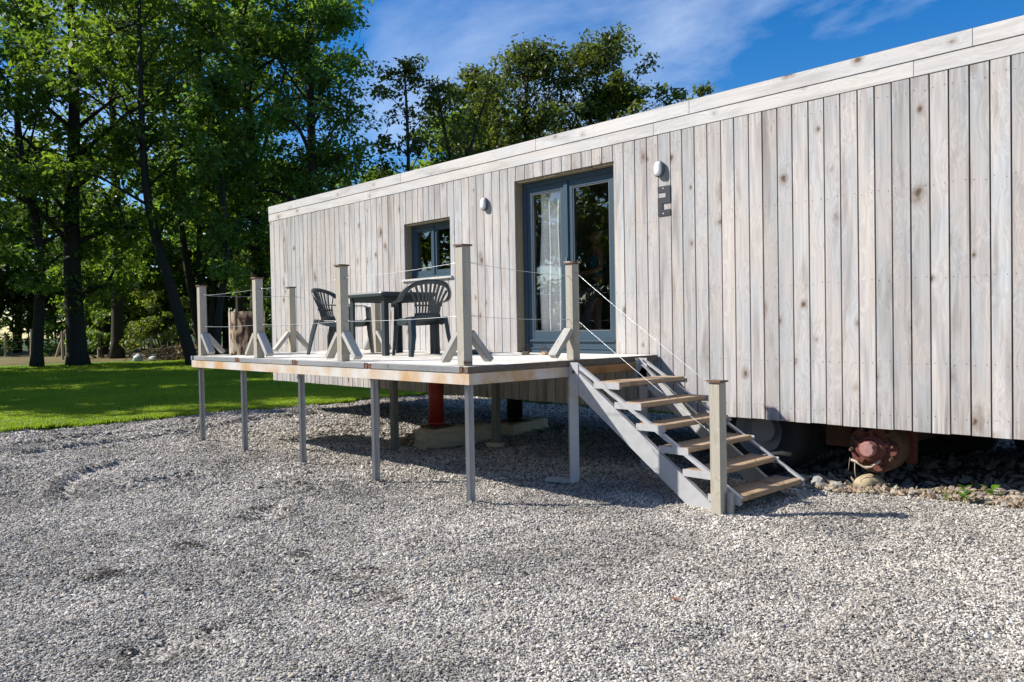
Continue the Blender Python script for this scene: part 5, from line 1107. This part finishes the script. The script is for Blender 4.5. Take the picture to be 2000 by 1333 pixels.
make_tree('alder_tree', 'big round alder with a double top above the middle of the roof', 'tree', (-16.2, 23.9, 0), 16.7, 6.0, 4.6, 13, r0=.26, nl=30, per=62, size=.24, clump=1.0, group=G2, mtl=M_leafo, stems=[[(0, 0, 0), (-.5, -.5, 6), (-.9, -.9, 12), (-.8, -.8, 16.3)], [(0, 0, .5), (.7, .7, 6), (1.5, 1.5, 12), (2.0, 2.0, 15.9)]],
          prof=lambda u: .85+.35*math.sin(math.pi*min(1, u*.9+.1))-.6*u**4).scale = (.93, .93, .93)
make_tree('alder_tree', 'low spreading tree at the right foot of the big alder', 'tree', (-13.6, 26.2, 0), 13.6, 6.0, 3.6, 14, r0=.16, nl=22, per=60, size=.25, clump=.8, group=G2, mtl=M_leafo)
make_tree('alder_tree', 'distant tree of which only a small leafy tip shows over the roof', 'tree', (-12.6, 32.2, 0), 14.4, 6.0, 2.0, 15, r0=.13, nl=12, per=30, size=.24, clump=.6, group=G2, mtl=M_leafo)
# trees beside the yard, outside the picture: they shade the lawn and show in the glass
G3 = 'trees on the open side of the yard'
near_trees = [(-18.3, -11.2, 16.8, 5.0), (-26.0, -9.5, 16.5, 5.0), (-27, -18.5, 17, 5)]
glass_trees = [(-16, -29, 14, 4.6), (-9, -32, 14, 5), (-1, -33, 13, 5), (-24, -26, 15, 5), (7, -30, 12, 5), (-13, -40, 17, 6), (15, -28, 12, 5), (-22, -38, 18, 6)]
lab3 = ['left', 'lower']
protos = None
for k, (x, y, h, cr_) in enumerate(near_trees):
    make_tree('ash_tree', 'large tree beyond the left border of the picture, number %s from the yard' % ('first', 'second', 'third', 'fourth', 'fifth')[k] if False else ['large tree left of the picture nearest the lawn edge', 'large tree left of the picture behind the nearest', 'large tree left of the picture by the forest clearing', 'large tree left of the picture farthest towards the yard side', 'large tree left of the picture deepest in the wood'][k], 'tree', (x, y, 0), h, 3, cr_, 30+k, r0=.35, nl=26, per=120, size=.42, clump=1.25, group=G3)
lb = ['first tree facing the cabin door across the yard', 'second tree facing the cabin door across the yard', 'tree across the yard opposite the deck', 'tree across the yard towards the lawn', 'tree across the yard behind the viewer', 'tall tree in the back row across the yard', 'tree across the yard far right of the viewer', 'tallest tree in the back row across the yard']
t0 = None
for k, (x, y, h, cr_) in enumerate(glass_trees):
    if t0 is None:
        t0 = make_tree('lime_tree', lb[0], 'tree', (x, y, 0), 14, 1.6, 5, 50, r0=.3, nl=24, per=60, size=.42, clump=1.25, group=G3, mtl=M_leaf)
    else:
        c = copy_tree(t0); c.location = (x, y, 0); c.rotation_euler = (0, 0, k*1.9); s_ = h/14; c.scale = (s_, s_, s_); c['label'] = lb[k]
# woodland behind
G4 = 'dark woodland trees behind the clearing'
wt = None; spots = [(-51, 2), (-52, 7), (-48.5, 11.5), (-49, 16), (-45, 19), (-42.5, 23), (-38, 26), (-36, 30), (-57, -2), (-58, 3), (-33, 19), (-30, 23), (-27, 27), (-41, 14), (-40, 9.2)]
wl = ['behind the left-hand fence posts', 'behind the leaning fence stake', 'between the two straight trunks', 'behind the stout trunk', 'behind the brushwood heap', 'behind the sunlit bush', 'left of the leaning trunk', 'behind the leaning trunk', 'at the left border', 'left of all fence posts', 'behind the end of the deck', 'behind the log stool', 'behind the left end of the cabin', 'shading the brushwood heap', 'behind the white sacks']
for k, (x, y) in enumerate(spots):
    if wt is None: wt = make_tree('woodland_tree', 'dark woodland tree '+wl[0], 'tree', (x, y, 0), 11, .8, 4.2, 70, r0=.2, nl=22, per=70, size=.42, clump=1.3, group=G4, mtl=M_leaf)
    else:
        c = copy_tree(wt); c.location = (x, y, 0); c.rotation_euler = (0, 0, k*2.3); s_ = 1+.22*math.sin(k*1.7); c.scale = (s_, s_, s_*(1+.1*math.cos(k))); c['label'] = 'dark woodland tree '+wl[k]
# bushes
def bush(name, label, loc, rx, h, seed, mtl, per=70, size=.18, n=28, group=None):
    r = random.Random(seed); t = thing(name, label, 'bush', loc, 0, group); q = MB(); cl = []
    for k in range(n):
        a = r.uniform(0, 6.28); rr_ = rx*math.sqrt(r.random()); z = h*r.uniform(.12, 1)*(1-.5*(rr_/rx)**2); p = (rr_*math.cos(a), rr_*math.sin(a), z); cl.append((p, .42*r.uniform(.6, 1.1)*max(1, rx*.5)))
        q.tube([(p[0]*.2, p[1]*.2, -.1), (p[0]*.6, p[1]*.6, z*.5), p], [.03, .02, .006], 4, False)
    q.build('stems', M_bark, t); link('crown', leaf_cloud(cl, per, size, seed), mtl, t); return t
bush('bush', 'sunlit yellow-green bush behind the brushwood heap', (-29.6, 9.1, 0), 2.3, 4.2, 81, M_leafy, 80, .17, 46)
bush('bush', 'darker bush hanging over the fence left of the sunlit one', (-32.5, 6.9, 0), 1.8, 2.8, 82, M_leaf)
bush('bush', 'bush right of the leaning trunk, behind the end of the deck', (-22.5, 11.2, 0), 1.8, 3.4, 83, M_leafy, 70, .17, 30)
bush('bush', 'low bush behind the log stool', (-18.6, 9.6, 0), 1.2, 1.9, 84, M_leaf)
bush('bush', 'shaded bush behind the left fence posts', (-43, 2.5, 0), 2.6, 3.0, 85, M_leaf, 70, .22)
bush('bush', 'shaded bush right of the fence corner', (-41, 8.0, 0), 2.4, 3.0, 86, M_leafb, 70, .22)
# hedge that closes the wood behind the fence, and the one across the yard
def hedge(label, a, b, h, w, seed, nb):
    t = thing('hedge', label, 'hedge', (a[0], a[1], 0)); r = random.Random(seed); ln = math.hypot(b[0]-a[0], b[1]-a[1]); u = Vector((b[0]-a[0], b[1]-a[1], 0))/ln; p = Vector((-u.y, u.x, 0)); cl = []; q = MB()
    for k in range(nb):
        c = u*ln*(k+r.random())/nb+p*r.uniform(-w, w); z = h*r.uniform(.08, 1); cl.append((tuple(c+Vector((0, 0, z))), r.uniform(.8, 1.3)))
        if k % 3 == 0: q.tube([c+Vector((0, 0, -.2)), c+Vector((0, 0, z))], .04, 4, False)
    q.build('stems', M_bark, t); link('crown', leaf_cloud(cl, 120, .34, seed), M_leaf, t)
hedge('dark hedge closing the wood behind the fence', (-60, -14), (-36, 34), 5.0, 1.2, 201, 210)
hedge('dense hedge along the far side of the yard', (-22, -25), (24, -25), 3.4, .9, 202, 190)
# brushwood heap
bh = thing('brushwood_heap', 'tangled heap of cut twigs and dead leaves behind the lawn', 'brushwood', (-25.8, 8.2, 0))
q = MB(); r = random.Random(9)
for k in range(420):
    a = r.gauss(0, 1)*1.0; b = r.gauss(0, 1)*.55; c = Vector((a*.70-b*.7, a*.70+b*.7, abs(r.gauss(0, .26))+.04)); d = Vector((r.gauss(0, 1), r.gauss(0, 1), r.gauss(0, .5))).normalized()*r.uniform(.25, .8); q.tube([c-d*.5, c+Vector((0, 0, r.uniform(-.04, .1))), c+d*.5], [r.uniform(.010, .022), .012, .006], 4, False)
o = q.build('twigs', simple('dead_wood', (.22, .16, .11), .95, 0, .4, 4), bh); o['kind'] = 'stuff'
cl = [((r.gauss(0, .75), r.gauss(0, .75), .25+abs(r.gauss(0, .22))), .35) for k in range(26)]
o = link('dead_leaves', leaf_cloud(cl, 45, .12, 91), leaf_mat('dead_leaves', (.12, .07, .035), (.28, .20, .12), .2), bh); o['kind'] = 'stuff'
# white sacks
for k, (x, y, s_, lb_) in enumerate([(-26.3, 6.5, .28, 'white plastic sack lying at the left end of the brushwood heap'), (-25.8, 7.0, .22, 'smaller bluish sack next to the white one')]):
    me = blob_mesh(95+k, s_*1.1, s_*.8, s_*.75, 2, 'sack'); me.polygons.foreach_set('use_smooth', [True]*len(me.polygons)); tag(link('sack', me, M_sack, None, (x, y, s_*.55)), lb_, 'sack')
# firewood logs
G5 = 'sawn logs piled beside the brushwood heap'
def log_obj(x, y, z, rad, ln, rz, label, grp, end=None):
    t = thing('log', label, 'log', (x, y, z), rz, grp); q = MB(); q.tube([(-ln/2, 0, 0), (ln/2, 0, 0)], rad, 12, False); q.build('bark', M_bark, t, True)
    q = MB()
    for s_ in (-1, 1): q.add([(s_*ln/2, rad*math.cos(a), rad*math.sin(a)) for a in [2*math.pi*k/12 for k in range(12)]], [tuple(range(12))])
    q.build('cut_face', simple_end, t)
simple_end = simple('sawn_face', (.38, .27, .16), .9, 0, .25, 12)
for k, (x, y, z, rd, lb_) in enumerate([(-23.9, 8.4, .22, .20, 'sawn log at the left of the row by the brushwood'), (-23.5, 8.9, .20, .18, 'sawn log second from the left by the brushwood'), (-23.2, 9.3, .22, .20, 'sawn log third from the left by the brushwood'), (-22.8, 9.7, .18, .16, 'sawn log at the right of the row by the brushwood')]):
    log_obj(x, y, z, rd, .5, R(-40), lb_, G5)
fw = 'split firewood stacked behind the log stool'
wp = []
for row in range(6):
    for c in range(7-row//2): wp.append((c*.26+row*.06, row*.19))
for k, (u, z) in enumerate(wp):
    rw, cw = ('bottom', 'second', 'third', 'fourth', 'fifth', 'top')[int(round(z/.19))], None
    t = thing('firewood_log', '%s row split log, %s from the left, in the firewood stack behind the log stool' % (rw, ('first', 'second', 'third', 'fourth', 'fifth', 'sixth', 'seventh')[sum(1 for (a_, b_) in wp[:k] if b_ == z)]), 'firewood', (-12.4+u*.69, 6.5+u*.72, .12+z), R(-43), fw)
    r_k = .085+.02*math.sin(k*3.3); q = MB(); n = 5+k % 3; q.prism([(r_k*math.cos(2*math.pi*j/n+k)*1.1, r_k*math.sin(2*math.pi*j/n+k)) for j in range(n)], (-.2, 0, 0), (.2+.03*math.sin(k), 0, 0), (0, 1, 0), (0, 0, 1)); q.build('split_wood', simple_end, t)
# dead stake and thin poles behind the stool
for k, (x, y, h, lb_) in enumerate([(-15.1, 6.9, 3.0, 'thin pale pole rising behind the log stool'), (-14.6, 7.3, 3.1, 'thin pale pole behind the second railing post')]):
    q = MB(); q.tube([(0, 0, -.1), (.03, .02, h*.5), (.0, .05, h)], [.035, .03, .022], 6); tag(q.build('garden_pole', simple('bleached_pole', (.30, .29, .26), .8), None, True, (x, y, 0)), lb_, 'pole', 'poles behind the log stool')
# fence posts with wires
G6 = 'rustic fence posts beyond the lawn'
M_fp = simple('fence_wood', (.40, .32, .24), .9, 0, .3, 8, .5)
fps = [(-40.5, 4.0, 1.35, 0, 'fence post at the left border'), (-38.3, 4.8, 1.65, .02, 'second fence post from the left border'), (-36.6, 5.55, 1.55, .30, 'fence post leaning right like a brace'), (-36.3, 6.1, 1.6, 0, 'fence post right of the leaning one'), (-34.3, 6.1, 1.55, -.02, 'fence post left of the slim trunk'), (-32.8, 6.7, 1.5, .02, 'fence post just right of the slim trunk'), (-31.0, 7.0, 1.55, -.07, 'stout fence post midway between the two trunks'), (-29.2, 7.1, 1.5, .03, 'fence post close to the left of the stout trunk'), (-28.6, 7.9, 1.2, .02, 'short fence post right of the stout trunk'), (-31.2, 4.6, 1.5, 0, 'thin dark post in front of the fence beside the slim trunk')]
for x, y, h, ln, lb_ in fps:
    q = MB(); q.tube([(0, 0, -.2), (ln*h*.5, ln*h*.5, h*.5), (ln*h, ln*h, h)], [.075, .07, .06], 8); tag(q.build('fence_post', M_fp, None, False, (x, y, 0)), lb_, 'fence post', G6)
q = MB()
for z in (.55, 1.0, 1.35):
    for a, b in zip(fps[:-2], fps[1:-1]): q.tube([(a[0], a[1], z), ((a[0]+b[0])/2, (a[1]+b[1])/2, z-.03), (b[0], b[1], z)], .003, 4, False)
tag(q.build('fence_wire', M_rust, None), 'slack wire strung between the rustic fence posts', 'wire')
